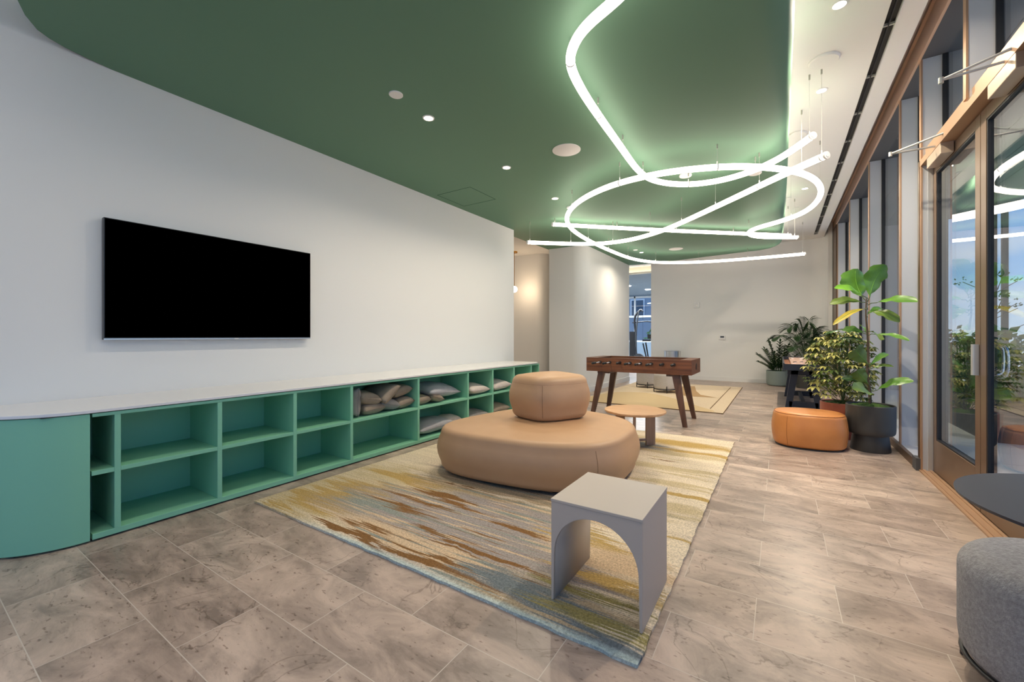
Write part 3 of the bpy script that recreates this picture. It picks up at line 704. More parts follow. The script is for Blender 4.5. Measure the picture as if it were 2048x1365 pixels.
# railing
def railing(p0, p1, name_label):
    p0 = Vector(p0); p1 = Vector(p1); L_ = (p1 - p0).length; d = (p1 - p0).normalized(); ang = math.atan2(d.y, d.x)
    r = empty('railing', p0, name_label, 'railing', rz=ang)
    bm = new_bm(); box(bm, 0, L_, -0.025, 0.025, 1.19, 1.23); box(bm, 0, L_, -0.02, 0.02, 0.08, 0.11); finish('rail', bm, M['greydark'], r)
    k = 0; bm = new_bm()
    while k * 0.11 < L_: box(bm, k * 0.11, k * 0.11 + 0.012, -0.006, 0.006, 0.10, 1.19); k += 1
    pk = finish('picket', bm, M['greydark'], r); pk['kind'] = 'stuff'
    n = int(L_ / 1.8) + 1
    for i in range(n + 1):
        x = min(i * 1.8, L_); boxobj('post', x - 0.03, x + 0.03, -0.03, 0.03, 0, 1.2, M['greydark'], r)
railing((2.95, 14.2, -0.02), (11.0, 14.2, -0.02), 'dark picket railing across the far end of the terrace')
railing((11.0, -5.0, -0.02), (11.0, 14.2, -0.02), 'dark picket railing along the outer side of the terrace')
b = empty('building', (13, 30, -4), 'pale flat roofed building beyond the terrace railing', 'building')
boxobj('wall', 0, 12, 0, 8, 0, 6.35, M['bldg'], b); boxobj('roof_fascia', -0.4, 12.4, -0.4, 8.4, 6.0, 6.9, M['bldgroof'], b)
for k in range(4):
    f = boxobj('window', 1.0 + k * 2.6, 2.9 + k * 2.6, -0.06, 0.0, 4.6, 5.6, M['white'], b)
    bm = new_bm(); x0 = 1.0 + k * 2.6
    for u in (0, 1):
        for v in (0, 1): box(bm, x0 + 0.08 + u * 0.92, x0 + 0.9 + u * 0.92, -0.08, -0.055, 4.68 + v * 0.46, 5.06 + v * 0.46)
    finish('pane', bm, M['winblue'], f)
b = empty('building', (-9, 27, -2), 'blue grey building seen beyond the gym window', 'building')
boxobj('wall', 0, 8, 0, 6, 0, 9, base_mat('grey_siding', srgb(150, 160, 170), 0.7), b)
for k in range(3):
    f = boxobj('window', 0.8 + k * 1.5, 1.7 + k * 1.5, -0.06, 0, 4.4, 5.6, M['white'], b); boxobj('pane', 0.88 + k * 1.5, 1.62 + k * 1.5, -0.08, -0.055, 4.48, 5.52, M['winblue'], f)

# ================================================================== CEILING FITTINGS
def downlight(x, y, z, label, watts=DOWN_W, mat='lamp', col=(1, 0.86, 0.68), group='round recessed downlights', spot=True):
    r = empty('downlight', (x, y, z), label, 'downlight', group)
    bm = new_bm(); lathe(bm, [(0.040, 0.0), (0.040, -0.006), (0.052, -0.004), (0.052, 0.0)], n=28); bm2 = bm
    finish('trim_ring', bm, M['whitem'], r, smooth=True, autosm=30)
    bm = new_bm(); lathe(bm, [(0, -0.0045), (0.040, -0.0045), (0.040, -0.001), (0, -0.001)], n=28); finish('lens', bm, M[mat], r)
    if spot:
        l = bpy.data.lights.new('downlight_beam', 'AREA'); l.shape = 'DISK'; l.size = 0.075; l.energy = watts; l.color = col; l.spread = R(150)
        lo = bpy.data.objects.new('downlight_beam', l); lo.location = (0, 0, -0.012); lo.parent = r; COL.objects.link(lo)
downlight(-2.607, 2.674, ZG, 'glowing downlight in the green ceiling nearest above the black screen', 12)
downlight(-2.623, 3.941, ZG, 'second glowing downlight along the green ceiling row', 13)
downlight(-2.643, 5.194, ZG, 'third glowing downlight in the green ceiling, left of the light loop', 15)
downlight(-2.673, 9.613, ZG, 'farthest small glowing downlight in the green ceiling by the gym opening', 20)
downlight(0.355, 3.738, ZC, 'large looking downlight at the top edge of the white ceiling')
downlight(0.334, 4.951, ZC, 'glowing downlight below the round canopy on the white ceiling')
downlight(0.334, 8.087, ZC, 'glowing downlight of the white ceiling inside the light loop')
downlight(0.334, 9.6, ZC, 'far glowing downlight on the white ceiling over the shuffleboard table')
for i, (x, y) in enumerate([(-2.6, 0.85), (-1.2, 1.1)]): downlight(x, y, ZG, ['downlight directly above the rounded end of the green cabinet', 'downlight in the green ceiling above the viewer'][i], ADDED_DOWN_W, group='downlights overhead')  # unseen lamps added overhead to brighten the near end
for i, (x, y) in enumerate([(-3.2, -0.6), (-1.4, -0.6), (0.3, -0.6), (-3.2, -1.9), (-1.4, -1.9), (0.3, -1.9), (0.3, 1.0)]):
    downlight(x, y, ZC, 'white ceiling downlight behind the viewer, %s' % ['first row by the screen wall', 'first row in the middle', 'first row by the windows', 'second row by the screen wall', 'second row in the middle', 'second row by the windows', 'beside the first window bay'][i], ADDED_DOWN_W, col=(1, 0.95, 0.88), group='downlights behind the viewer')  # fill lamps added out of view to raise the room light
for i, (x, y) in enumerate([(-3.9, 13.3), (-2.4, 13.3)]):
    downlight(x, y, ZC, ['downlight before the gym entrance, left of the opening', 'downlight before the gym entrance, behind the far wall'][i], 14, group='downlights before the gym')
for i, (x, y) in enumerate([(-5.6, 5.0), (-7.2, 6.8)]):
    downlight(x, y, 3.20, ['hallway downlight near the screen wall end', 'hallway downlight deeper in the hallway'][i], 16, group='hallway downlights')
for (x, y, lb) in [(-5.40, 17.4, 'round gym ceiling light nearer the gym entrance'), (-5.05, 19.2, 'round gym ceiling light farther inside the gym'), (-3.4, 18.0, 'round gym ceiling light hidden behind the far wall'), (-7.0, 16.5, 'round gym ceiling light at the left of the gym')]:
    r = empty('gym_light', (x, y, 3.34), lb, 'ceiling light', 'round lights in the gym ceiling')
    bm = new_bm(); lathe(bm, [(0, -0.03), (0.11, -0.03), (0.12, -0.02), (0.12, 0), (0, 0)], n=24); finish('lens', bm, M['lampgym'], r)
    l = bpy.data.lights.new('gym_beam', 'AREA'); l.shape = 'DISK'; l.size = 0.22; l.energy = 130; l.color = (0.86, 0.94, 1)
    lo = bpy.data.objects.new('gym_beam', l); lo.location = (0, 0, -0.04); lo.parent = r; COL.objects.link(lo)
def disc(name, x, y, z, rad, label, cat, th=0.008, mat='whitem', group=None):
    bm = new_bm(); lathe(bm, [(0, -th), (rad * 0.93, -th), (rad, -th * 0.6), (rad, 0), (0, 0)], n=36)
    o = finish(name, bm, M[mat], smooth=True, autosm=30); o.location = (x, y, z); tag(o, label, cat, group); return o
disc('ceiling_speaker', -1.856, 3.908, ZG, 0.145, 'large round white speaker grille in the green ceiling', 'speaker')
disc('ceiling_speaker', -1.927, 9.641, ZG, 0.145, 'round white speaker grille at the far end of the green ceiling', 'speaker')
disc('cover_plate', -2.572, 2.273, ZG, 0.055, 'small blank white cover disc beside the nearest downlight', 'cover plate')
disc('cover_plate', -2.708, 9.262, ZG, 0.05, 'small white cover disc beside the farthest green ceiling downlight', 'cover plate')
disc('canopy', 0.315, 4.417, ZC, 0.11, 'round white power canopy on the white ceiling', 'canopy', 0.02)
disc('canopy', 0.171, 5.863, ZC, 0.09, 'smaller round white canopy on the white ceiling above the tube ends', 'canopy', 0.02)
disc('canopy', -0.949, 5.285, ZG, 0.07, 'round white canopy in the green ceiling behind the loop top', 'canopy', 0.02)
disc('canopy', -0.247, 5.649, ZG, 0.07, 'round white canopy in the green ceiling near its right edge', 'canopy', 0.02)
disc('canopy', -2.629, 5.657, ZG, 0.05, 'little white canopy by the third green ceiling downlight', 'canopy', 0.02)
disc('sprinkler_plate', 0.24, 9.2, ZC, 0.045, 'small white sprinkler plate on the far white ceiling', 'sprinkler')
disc('sprinkler_plate', 0.12, 8.5, ZC, 0.045, 'white sprinkler plate beside the green edge on the far white ceiling', 'sprinkler')
cable = bpy.data.objects
# slot diffuser
r = empty('slot_diffuser', (0.695, 2.2, ZC), 'long black linear air slot set in the white ceiling', 'air diffuser')
boxobj('slot_channel', -0.039, 0.039, 0, 9.7, 0.03, 0.12, M['gasket'], r)
bm = new_bm(); box(bm, -0.006, 0.002, 0, 9.7, 0.004, 0.03); finish('blade', bm, M['black'], r)
bm = new_bm(); box(bm, -0.0395, -0.036, 0, 9.7, -0.002, 0.03); box(bm, 0.036, 0.0395, 0, 9.7, -0.002, 0.03); finish('flange', bm, M['whitem'], r)
for k in range(13): boxobj('clip', -0.038, 0.038, 0.5 + k * 0.75, 0.512 + k * 0.75, 0.006, 0.026, M['wire'], r)

# ================================================================== TUBE LIGHTS
PA = [(0.15, 1.88), (-0.15, 1.90), (-0.45, 2.0), (-0.715, 2.143), (-0.93, 2.235), (-1.065, 2.345), (-1.158, 2.50), (-1.205, 2.76), (-1.233, 3.14), (-1.262, 3.82), (-1.285, 4.45), (-1.235, 4.83), (-1.07, 5.10), (-0.83, 5.26), (-0.55, 5.29), (-0.27, 5.19), (-0.04, 5.00), (0.11, 4.79), (0.243, 4.564)]
PB = [(0.432, 10.45), (-0.05, 10.46), (-0.6, 10.44), (-1.238, 10.37), (-1.846, 10.18), (-2.40, 9.78), (-2.72, 9.07), (-2.82, 8.1), (-2.852, 7.225), (-2.83, 6.5), (-2.75, 5.93), (-2.58, 5.44), (-2.31, 5.03), (-2.02, 4.76), (-1.712, 4.58), (-1.42, 4.49), (-1.10, 4.47), (-0.80, 4.52), (-0.50, 4.63), (-0.24, 4.79), (-0.01, 5.0), (0.19, 5.27), (0.335, 5.62), (0.405, 6.05), (0.385, 6.52), (0.26, 6.97), (0.0, 7.30), (-0.25, 7.50), (-0.41, 7.72), (-0.43, 7.97), (-0.31, 8.22), (-0.07, 8.43), (0.245, 8.634)]
PC = [(-3.564, 5.992), (-3.18, 6.34), (-2.76, 6.66), (-2.39, 6.78), (-1.95, 6.71), (-1.45, 6.40), (-1.02, 5.98), (-0.62, 5.55), (-0.33, 5.235), (-0.085, 4.96), (0.14, 4.72), (0.337, 4.527)]
PD = [(-3.122, 6.046), (-2.206, 6.937), (-1.177, 7.883), (-0.453, 8.52), (0.152, 9.06)]
def tube_light(P, z, label, wires):
    r = empty('tube_light', (P[0][0], P[0][1], z), label, 'pendant light')
    o0 = Vector((P[0][0], P[0][1], z))
    path = [p - o0 for p in smooth_path(catmull([(x, y, z) for x, y in P], 8), 6)]
    RAD = 0.030
    bm = new_bm(); tube(bm, path, RAD, 16, caps=False); finish('light_tube', bm, M['tube'], r, smooth=True)
    for e_, q in ((path[0], path[1]), (path[-1], path[-2])):
        d = (e_ - q).normalized(); bm = new_bm(); tube(bm, [e_ - d * 0.005, e_ + d * 0.012], RAD + 0.003, 20); tube(bm, [e_ + d * 0.012, e_ + d * 0.016], RAD * 0.6, 16)
        finish('end_cap', bm, M['whitem'], r)
    # arc length positions
    S = [0]
    for a, b in zip(path, path[1:]): S.append(S[-1] + (b - a).length)
    tot = S[-1]
    for k in range(wires):
        s = 0.04 + (tot - 0.08) * k / (wires - 1); i = max(j for j in range(len(S)) if S[j] <= s); i = min(i, len(path) - 2)
        p = path[i].lerp(path[i + 1], (s - S[i]) / max(1e-6, S[i + 1] - S[i])); wx = p.x + o0.x; wy = p.y + o0.y
        inside = (wx < 0.04 and wy < 10.8)
        top = (ZG + (0.0 if wx < -0.13 else 0.05) if inside else ZC) - z
        bm = new_bm(); tube(bm, [(p.x, p.y, RAD), (p.x, p.y, top - 0.03)], 0.0012, 5)
        w = finish('suspension_wire', bm, M['wire'], r)
        bm = new_bm(); tube(bm, [(p.x, p.y, top - 0.045), (p.x, p.y, top)], 0.007, 8); finish('ceiling_anchor', bm, M['anchor'], w)
        d = (path[i + 1] - path[i]).normalized()
        bm = new_bm(); tube(bm, [p - d * 0.006, p + d * 0.006], RAD + 0.0015, 18); tube(bm, [p + Vector((0, 0, RAD)), p + Vector((0, 0, RAD + 0.03))], 0.005, 8)
        finish('collar', bm, M['whitem'], w)
tube_light(PA, 2.99, 'glowing tube light sweeping from the top edge down and curling up right', 9)
tube_light(PB, 2.90, 'longest glowing tube light, forming the large loop under the green ceiling', 16)
tube_light(PC, 2.78, 'lowest glowing tube light, crossing the loop diagonally in a shallow S', 8)
tube_light(PD, 3.03, 'straight glowing tube light running across behind the loop', 5)

# hallway brass pendant
r = empty('globe_pendant', (-5.27, 8.25, 3.20), 'brass stem pendant with glowing globe in the hallway', 'pendant light')
bm = new_bm(); lathe(bm, [(0, -0.035), (0.07, -0.035), (0.075, -0.03), (0.075, 0), (0, 0)], n=28); finish('canopy', bm, M['brass'], r, smooth=True, autosm=30)
bm = new_bm(); tube(bm, [(0, 0, -0.03), (0, 0, -0.83)], 0.006, 8); finish('stem', bm, M['brass'], r)
bm = new_bm(); bmesh.ops.create_icosphere(bm, subdivisions=3, radius=0.075, matrix=Matrix.Translation((0, 0, -0.89))); finish('globe', bm, M['globe'], r, smooth=True)
l = bpy.data.lights.new('globe_light', 'POINT'); l.energy = 9; l.color = (1, 0.74, 0.48); l.shadow_soft_size = 0.08
lo = bpy.data.objects.new('globe_light', l); lo.location = (0.12, 0.05, -0.89); lo.parent = r; COL.objects.link(lo)

# ================================================================== SCREEN
r = empty('television', (XW + 0.006, 0.89, 1.175), 'large black flat screen television on the white wall', 'television')
boxobj('screen', 0.052, 0.060, 0.006, 1.524, 0.016, 0.860, M['tv'], r)
boxobj('bezel', 0.012, 0.0555, 0.0, 1.53, 0.0, 0.866, M['tvb'], r, bevel=0.002)
boxobj('wall_bracket', 0.0, 0.014, 0.4, 1.1, 0.2, 0.65, M['black'], r)
boxobj('lower_trim', 0.0555, 0.0585, 0.0, 1.53, 0.0, 0.010, M['steel'], r)
boxobj('logo', 0.0585, 0.0595, 0.83, 0.865, 0.001, 0.009, M['white'], r)

# ================================================================== GREEN CUBBY CABINET
XF = -3.36
cab = empty('cubby_cabinet', (XF, 0.69, 0), 'long low green open cubby cabinet under the black screen', 'cabinet')
oc = Vector((XF, 0.69, 0))
def cbox(name, x0, x1, y0, y1, z0, z1, mat='green', parent=cab, bevel=0.0015):
    return boxobj(name, x0 - oc.x, x1 - oc.x, y0 - oc.y, y1 - oc.y, z0, z1, M[mat], parent, bevel)
YE = 6.03
DV = [0.81, 1.354, 1.901, 2.440, 3.294, 4.162, 4.708, 5.258, 5.77]
cbox('bottom_panel', -3.83, XF, 0.70, YE - 0.02, 0.012, 0.045)
cbox('top_rail', -3.83, XF, 0.70, YE - 0.02, 0.728, 0.748)
cbox('back_panel', -3.85, -3.83, 0.70, YE, 0.012, 0.748)
cbox('side_panel', -3.85, XF, YE - 0.02, YE, 0.012, 0.748)
cbox('toe_base', -3.80, XF - 0.03, 0.74, YE - 0.04, 0.0, 0.012, 'black')
for y in DV: cbox('divider', -3.83, XF, y - 0.0145, y + 0.0145, 0.045, 0.728)
ys = [0.697] + DV + [YE - 0.02]
for a, b in zip(ys, ys[1:]): cbox('shelf', -3.83, XF - 0.001, a + (0.0145 if a > 0.7 else 0), b - (0.0145 if b < 5.9 else 0), 0.386, 0.412)
# rounded end
bm = new_bm(); rad = 0.415; outer = []
for i in range(17):
    a = R(90) * i / 16; outer.append((XF - rad + rad * math.cos(a), 0.69 - rad * math.sin(a)))
outer.append((XW + 0.001, 0.69 - rad)); inner = [(XW + 0.001, 0.69 - rad + 0.02)] + [(XF - rad + (rad - 0.02) * math.cos(R(90) * i / 16), 0.69 - (rad - 0.02) * math.sin(R(90) * i / 16)) for i in range(16, -1, -1)]
prism(bm, [(x - oc.x, y - oc.y) for x, y in (outer + inner)][::-1], 0.012, 0.748)
finish('curved_end_panel', bm, M['green'], cab, smooth=True, autosm=30)
cbox('filler_panel', XW + 0.001, -3.85, 0.30, YE - 0.02, 0.012, 0.748)
# counter top
bm = new_bm(); rad = 0.425; out_ = [(XW + 0.0005, 0.69 - rad)]
for i in range(16, -1, -1):
    a = R(90) * i / 16; out_.append((XF + 0.01 - rad + rad * math.cos(a), 0.69 - rad * math.sin(a)))
rr = 0.10
for i in range(9):
    a = R(90) * i / 8; out_.append((XF + 0.01 - rr + rr * math.cos(a), YE + 0.01 - rr + rr * math.sin(a)))
out_.append((XW + 0.0005, YE + 0.01))
prism(bm, [(x - oc.x, y - oc.y) for x, y in out_], 0, 0.018)
ct = finish('countertop', bm, M['counter'], smooth=True, autosm=30, bevel=0.002); ct.location = (oc.x, oc.y, 0.753); tag(ct, 'continuous white worktop with rounded end on the green cubby cabinet', 'countertop')
cbox('spacer_strip', XW + 0.001, XF - 0.02, 0.5, YE - 0.03, 0.748, 0.753, 'black')  # black strip paints the shade in the gap below the worktop

# ================================================================== PILLOWS
def pillow_mesh(w, h, t, corner=0.06, n=18, puffy=0.55):
    """lies in xy, thickness in z"""
    bm = new_bm(); top = {}; bot = {}
    for i in range(n + 1):
        for j in range(n + 1):
            u = -1 + 2 * i / n; v = -1 + 2 * j / n
            pin = 1 - corner * (1 - abs(v) ** 2) * abs(u) ** 4; pin2 = 1 - corner * (1 - abs(u) ** 2) * abs(v) ** 4
            x = w / 2 * u * pin; y = h / 2 * v * pin2
            k = ((1 - abs(u) ** 2.4) * (1 - abs(v) ** 2.4)); z = t / 2 * max(0, k) ** puffy
            edge = i in (0, n) or j in (0, n)
            z += 0 if edge else 0.003 * math.sin(7 * u + 3 * v) * k
            a = bm.verts.new((x, y, z)); top[i, j] = a; bot[i, j] = a if edge else bm.verts.new((x, y, -z))
    for i in range(n):
        for j in range(n):
            bm.faces.new((top[i, j], top[i + 1, j], top[i + 1, j + 1], top[i, j + 1]))
            f = (bot[i, j], bot[i, j + 1], bot[i + 1, j + 1], bot[i + 1, j])
            try: bm.faces.new(f)
            except ValueError: pass
    return bm
GP = {'lumbar': ('small lumbar cushions in the cubbies',), 'square': ('square cushions in the cubbies',)}
def cushion(x, y, z, w, h, t, rot, mat, label, group):
    bm = pillow_mesh(w, h, t * (1.25 if h < 0.3 else 1.0), puffy=0.36 if h < 0.3 else 0.55); o = finish('cushion', bm, M[mat], smooth=True)
    o.location = (x, y, z); o.rotation_euler = rot; tag(o, label, 'cushion', group)
    # piped seam around the edge
    pts = []
    n = 12
    def edge(u, v):
        pin = 1 - 0.06 * (1 - abs(v) ** 2) * abs(u) ** 4; pin2 = 1 - 0.06 * (1 - abs(u) ** 2) * abs(v) ** 4
        return (w / 2 * u * pin, h / 2 * v * pin2, 0)
    for k in range(n): pts.append(edge(-1 + 2 * k / n, -1))
    for k in range(n): pts.append(edge(1, -1 + 2 * k / n))
    for k in range(n): pts.append(edge(1 - 2 * k / n, 1))
    for k in range(n): pts.append(edge(-1, 1 - 2 * k / n))
    bm = new_bm(); tube(bm, pts, 0.0025, 5, closed=True); finish('piping', bm, M[mat], o, smooth=True)
    return o
g1 = 'small lumbar cushions in the cubbies'; g2 = 'larger square cushions in the cubbies'
SH = 0.412
# x extent goes into the shelf (0.42 long), y extent is the visible end
cushion(-3.60, 2.548, SH + 0.150, 0.40, 0.27, 0.12, (R(88), 0, 0), 'cush_grey', 'grey cushion standing on end at the left of the stuffed cubby', g1)
cushion(-3.60, 2.745, SH + 0.058, 0.40, 0.25, 0.115, (R(2), 0, 0), 'cush_taupe', 'taupe cushion lying bottom left in the stuffed cubby', g1)
cushion(-3.60, 2.955, SH + 0.075, 0.40, 0.24, 0.115, (R(-14), 0, 0), 'cush_grey', 'grey cushion wedged at the bottom centre of the stuffed cubby', g1)
cushion(-3.60, 3.165, SH + 0.062, 0.40, 0.22, 0.11, (R(8), 0, 0), 'cush_taupe', 'taupe cushion lying bottom right in the stuffed cubby', g1)
cushion(-3.60, 2.70, SH + 0.165, 0.42, 0.25, 0.12, (R(-14), 0, 0), 'cush_taupe', 'taupe cushion drooping on top at the left of the stuffed cubby', g1)
cushion(-3.58, 2.925, SH + 0.190, 0.46, 0.25, 0.11, (R(38), 0, 0), 'cush_taupe', 'taupe cushion tilted upward in the middle of the stuffed cubby', g1)
cushion(-3.62, 3.13, SH + 0.190, 0.42, 0.26, 0.11, (R(10), 0, 0), 'cush_taupe', 'dark taupe cushion topmost at the right of the stuffed cubby', g1)
cushion(-3.60, 3.43, SH + 0.055, 0.40, 0.22, 0.105, (R(2), 0, 0), 'cush_taupe', 'taupe cushion lying at the left under the silver grey one', g1)
cushion(-3.585, 3.635, SH + 0.065, 0.42, 0.20, 0.10, (R(-18), 0, 0), 'cush_taupe', 'taupe cushion leaning at the shelf edge under the silver grey one', g1)
cushion(-3.60, 3.78, SH + 0.135, 0.42, 0.58, 0.17, (R(-5), R(8), R(4)), 'cush_silver', 'silver grey cushion lying across the two taupe cushions', g2)
cushion(-3.60, 3.66, 0.045 + 0.085, 0.42, 0.56, 0.17, (R(3), 0, R(-4)), 'cush_silver', 'grey cushion in the lower cubby beside the ottoman', g2)
cushion(-3.56, 3.98, 0.045 + 0.075, 0.30, 0.28, 0.14, (0, 0, 0), 'cush_pale', 'pale cushion peeking out behind the tan ottoman edge', g2)
cushion(-3.58, 4.44, SH + 0.078, 0.44, 0.47, 0.155, (R(-3), R(4), R(6)), 'cush_pale', 'pale cushion in the upper cubby left of the last pale one', g2)
cushion(-3.58, 4.985, SH + 0.078, 0.44, 0.44, 0.155, (R(3), R(4), R(-3)), 'cush_pale', 'pale cushion farthest along the upper row of cubbies', g2)
cushion(-3.60, 4.44, 0.045 + 0.08, 0.42, 0.48, 0.16, (0, 0, 0), 'cush_grey', 'grey cushion in the lower cubby just behind the ottoman', g2)
cushion(-3.60, 4.985, 0.045 + 0.09, 0.42, 0.46, 0.18, (0, 0, 0), 'cush_taupe', 'taupe cushion in the lower cubby farthest along', g2)

# ================================================================== RUGS
def slab_rug(name, x0, x1, y0, y1, th, mat, wav=0.004):
    bm = new_bm(); nx = 60; ny = 80; T = []; rnd = random.Random(3); ring = []
    def P(i, j):
        u = i / nx; v = j / ny; return (x1 - x0) * u, (y1 - y0) * v
    grid = [[bm.verts.new((*P(i, j), th - (0.006 if i in (0, nx) or j in (0, ny) else 0) + rnd.uniform(-0.0012, 0.0012))) for j in range(ny + 1)] for i in range(nx + 1)]
    for i in range(nx):
        for j in range(ny): bm.faces.new((grid[i][j], grid[i + 1][j], grid[i + 1][j + 1], grid[i][j + 1]))
    bd = [grid[i][0] for i in range(nx + 1)] + [grid[nx][j] for j in range(1, ny + 1)] + [grid[i][ny] for i in range(nx - 1, -1, -1)] + [grid[0][j] for j in range(ny - 1, 0, -1)]
    cx, cy = (x1 - x0) / 2, (y1 - y0) / 2
    low = []
    for v in bd:
        k = 1 + 0.003 * math.sin(v.co.x * 90 + v.co.y * 70)
        v.co.x += rnd.uniform(-wav, wav); v.co.y += rnd.uniform(-wav, wav)
        low.append(bm.verts.new((v.co.x, v.co.y, 0.0)))
    n = len(bd)
    for i in range(n): bm.faces.new((bd[i], low[i], low[(i + 1) % n], bd[(i + 1) % n]))
    o = finish(name, bm, mat, smooth=True, autosm=50); o.location = (x0, y0, 0.0005); return o
rg = slab_rug('area_rug', -3.18, -0.43, 1.50, 5.26, 0.020, M['rug'])
tag(rg, 'large abstract rug in cream, gold, brown and blue grey under the tan ottoman', 'rug')
# far beige rug
r2 = empty('area_rug', (-3.15, 7.13, 0), 'flat beige rug with curved tan shapes beyond the foosball table', 'rug')
boxobj('rug_body', 0, 2.41, 0, 3.9, 0.0, 0.010, M['rug2'], r2)
def flat(name, pts, z0, z1, mat, parent):
    bm = new_bm(); prism(bm, pts, z0, z1); return finish(name, bm, mat, parent)
sand = catmull([(0.15, 0.02, 0), (1.2, 0.02, 0), (2.25, 0.05, 0), (1.95, 0.55, 0), (1.35, 1.3, 0), (0.8, 1.7, 0), (0.25, 1.5, 0), (0.05, 0.8, 0)], 6, True)
flat('sand_shape', [(p.x, max(0.01, p.y)) for p in sand], 0.010, 0.0115, M['rug2_sand'], r2)
tan = [(1.45, 3.5), (1.62, 2.6), (1.80, 2.0), (2.12, 1.75), (1.60, 1.65), (1.15, 2.1), (1.1, 2.9), (1.25, 3.4)]
flat('tan_shape', tan, 0.0117, 0.0125, M['rug2_tan'], r2)
bm = new_bm(); box(bm, 2.18, 2.195, 0.35, 3.7, 0.010, 0.0115); box(bm, 0, 2.41, -0.006, 0.0, 0, 0.012); box(bm, 2.41, 2.416, -0.006, 3.9, 0, 0.0115)
finish('border_line', bm, M['rug2_line'], r2)

# ================================================================== TAN OTTOMAN (two pieces)
def quad_outline(c, n=3.0, N=96):
    """superellipse mapped bilinearly on four corners c0..c3 (ccw)"""
    out = []
    for i in range(N):
        a = 2 * math.pi * i / N; ca, sa = math.cos(a), math.sin(a)
        u = math.copysign(abs(ca) ** (2 / n), ca); v = math.copysign(abs(sa) ** (2 / n), sa)
        s, t = (u + 1) / 2, (v + 1) / 2
        p = Vector(c[0]) * (1 - s) * (1 - t) + Vector(c[1]) * s * (1 - t) + Vector(c[2]) * s * t + Vector(c[3]) * (1 - s) * t
        out.append((p.x, p.y))
    return out
def puff(bm, outline, prof, crown=0.0):
    """prof: (inset, z); inset moves the outline inward along its normal"""
    n = len(outline); P = [Vector(p) for p in outline]
    c = sum(P, Vector((0, 0))) / n; rings = []
    for ins, z in prof:
        ring = []
        for i in range(n):
            d = (P[(i + 1) % n] - P[i - 1]).normalized(); nn_ = Vector((-d.y, d.x)); q = P[i] + nn_ * ins; ring.append((q.x, q.y, z))
        rings.append(ring)
    last = rings[-1]; zt = prof[-1][1]
    for k in (0.8, 0.6, 0.4, 0.2, 0.05):
        rings.append([(c.x + (x - c.x) * k, c.y + (y - c.y) * k, zt + crown * (1 - k * k)) for x, y, z in last])
    rings_to_mesh(bm, rings)
def ring_at(outline, ins, z):
    n = len(outline); P = [Vector(p) for p in outline]; out = []
    for i in range(n):
        d = (P[(i + 1) % n] - P[i - 1]).normalized(); q = P[i] + Vector((-d.y, d.x)) * ins; out.append((q.x, q.y, z))
    return out
def arc_prof(h0, h1, ins_b, bulge_r, n=6, topr=0.06, botr=0.05, bow=0.02):
    pr = []
    for k in range(n + 1):
        a = R(90) * k / n; pr.append((ins_b + botr * (1 - math.sin(a)) + bow, h0 + botr * (1 - math.cos(a))))
    for k in range(1, 6):
        t = k / 6; pr.append((ins_b + bow * (1 - math.sin(math.pi * t)), h0 + botr + (h1 - topr - h0 - botr) * t))
    for k in range(n + 1):
        a = R(90) * k / n; pr.append((ins_b + bow + topr * (1 - math.cos(a)), h1 - topr + topr * math.sin(a)))
    return pr
ott = empty('large_ottoman', (-1.8, 3.4, 0.02), 'big low tan leather pebble shaped ottoman on the abstract rug', 'ottoman')
OC = [(-2.75 + 1.8, 2.49 - 3.4), (-0.97 + 1.8, 2.66 - 3.4), (-1.01 + 1.8, 4.02 - 3.4), (-2.42 + 1.8, 4.34 - 3.4)]
ol = quad_outline(OC, 2.9)
bm = new_bm(); puff(bm, ol, arc_prof(0.022, 0.395, 0.0, 0, topr=0.055, botr=0.07, bow=0.035), 0.02)
finish('seat_body', bm, M['leather'], ott, smooth=True)
bm = new_bm(); tube(bm, ring_at(ol, 0.035 + 0.004, 0.346), 0.0028, 6, closed=True)
i0 = 86
for idx in (i0,):
    q = []
    for ins, z in arc_prof(0.022, 0.395, 0.0, 0, topr=0.055, botr=0.07, bow=0.035)[4:-6]:
        p = ring_at(ol, ins - 0.0005, z)[idx]; q.append(p)
    tube(bm, q, 0.0022, 5)
finish('seam', bm, M['seam'], ott)
for x, y in ((-0.75, -0.45), (-0.3, -0.55), (0.45, -0.5), (0.65, 0.35), (-0.4, 0.55)):
    bm = new_bm(); tube(bm, [(x, y, 0), (x, y, 0.05)], 0.025, 14); finish('foot', bm, M['black'], ott)
cu = empty('cube_ottoman', (-1.90, 3.56, 0.433), 'tan leather cube cushion sitting on the big tan ottoman', 'ottoman')
CC = [(-0.37, -0.26), (0.18, -0.45), (0.48, 0.12), (0.0, 0.40)]
ol2 = quad_outline(CC, 3.4)
pf = arc_prof(0.0, 0.405, 0.0, 0, topr=0.075, botr=0.08, bow=0.03)
bm = new_bm(); puff(bm, ol2, pf, 0.028)
finish('cushion_body', bm, M['leather'], cu, smooth=True)
bm = new_bm(); tube(bm, ring_at(ol2, 0.03 + 0.003, 0.335), 0.0028, 6, closed=True)
q = [ring_at(ol2, ins - 0.0005, z)[84] for ins, z in pf[4:-6]]; tube(bm, q, 0.0022, 5)
finish('seam', bm, M['seam'], cu)

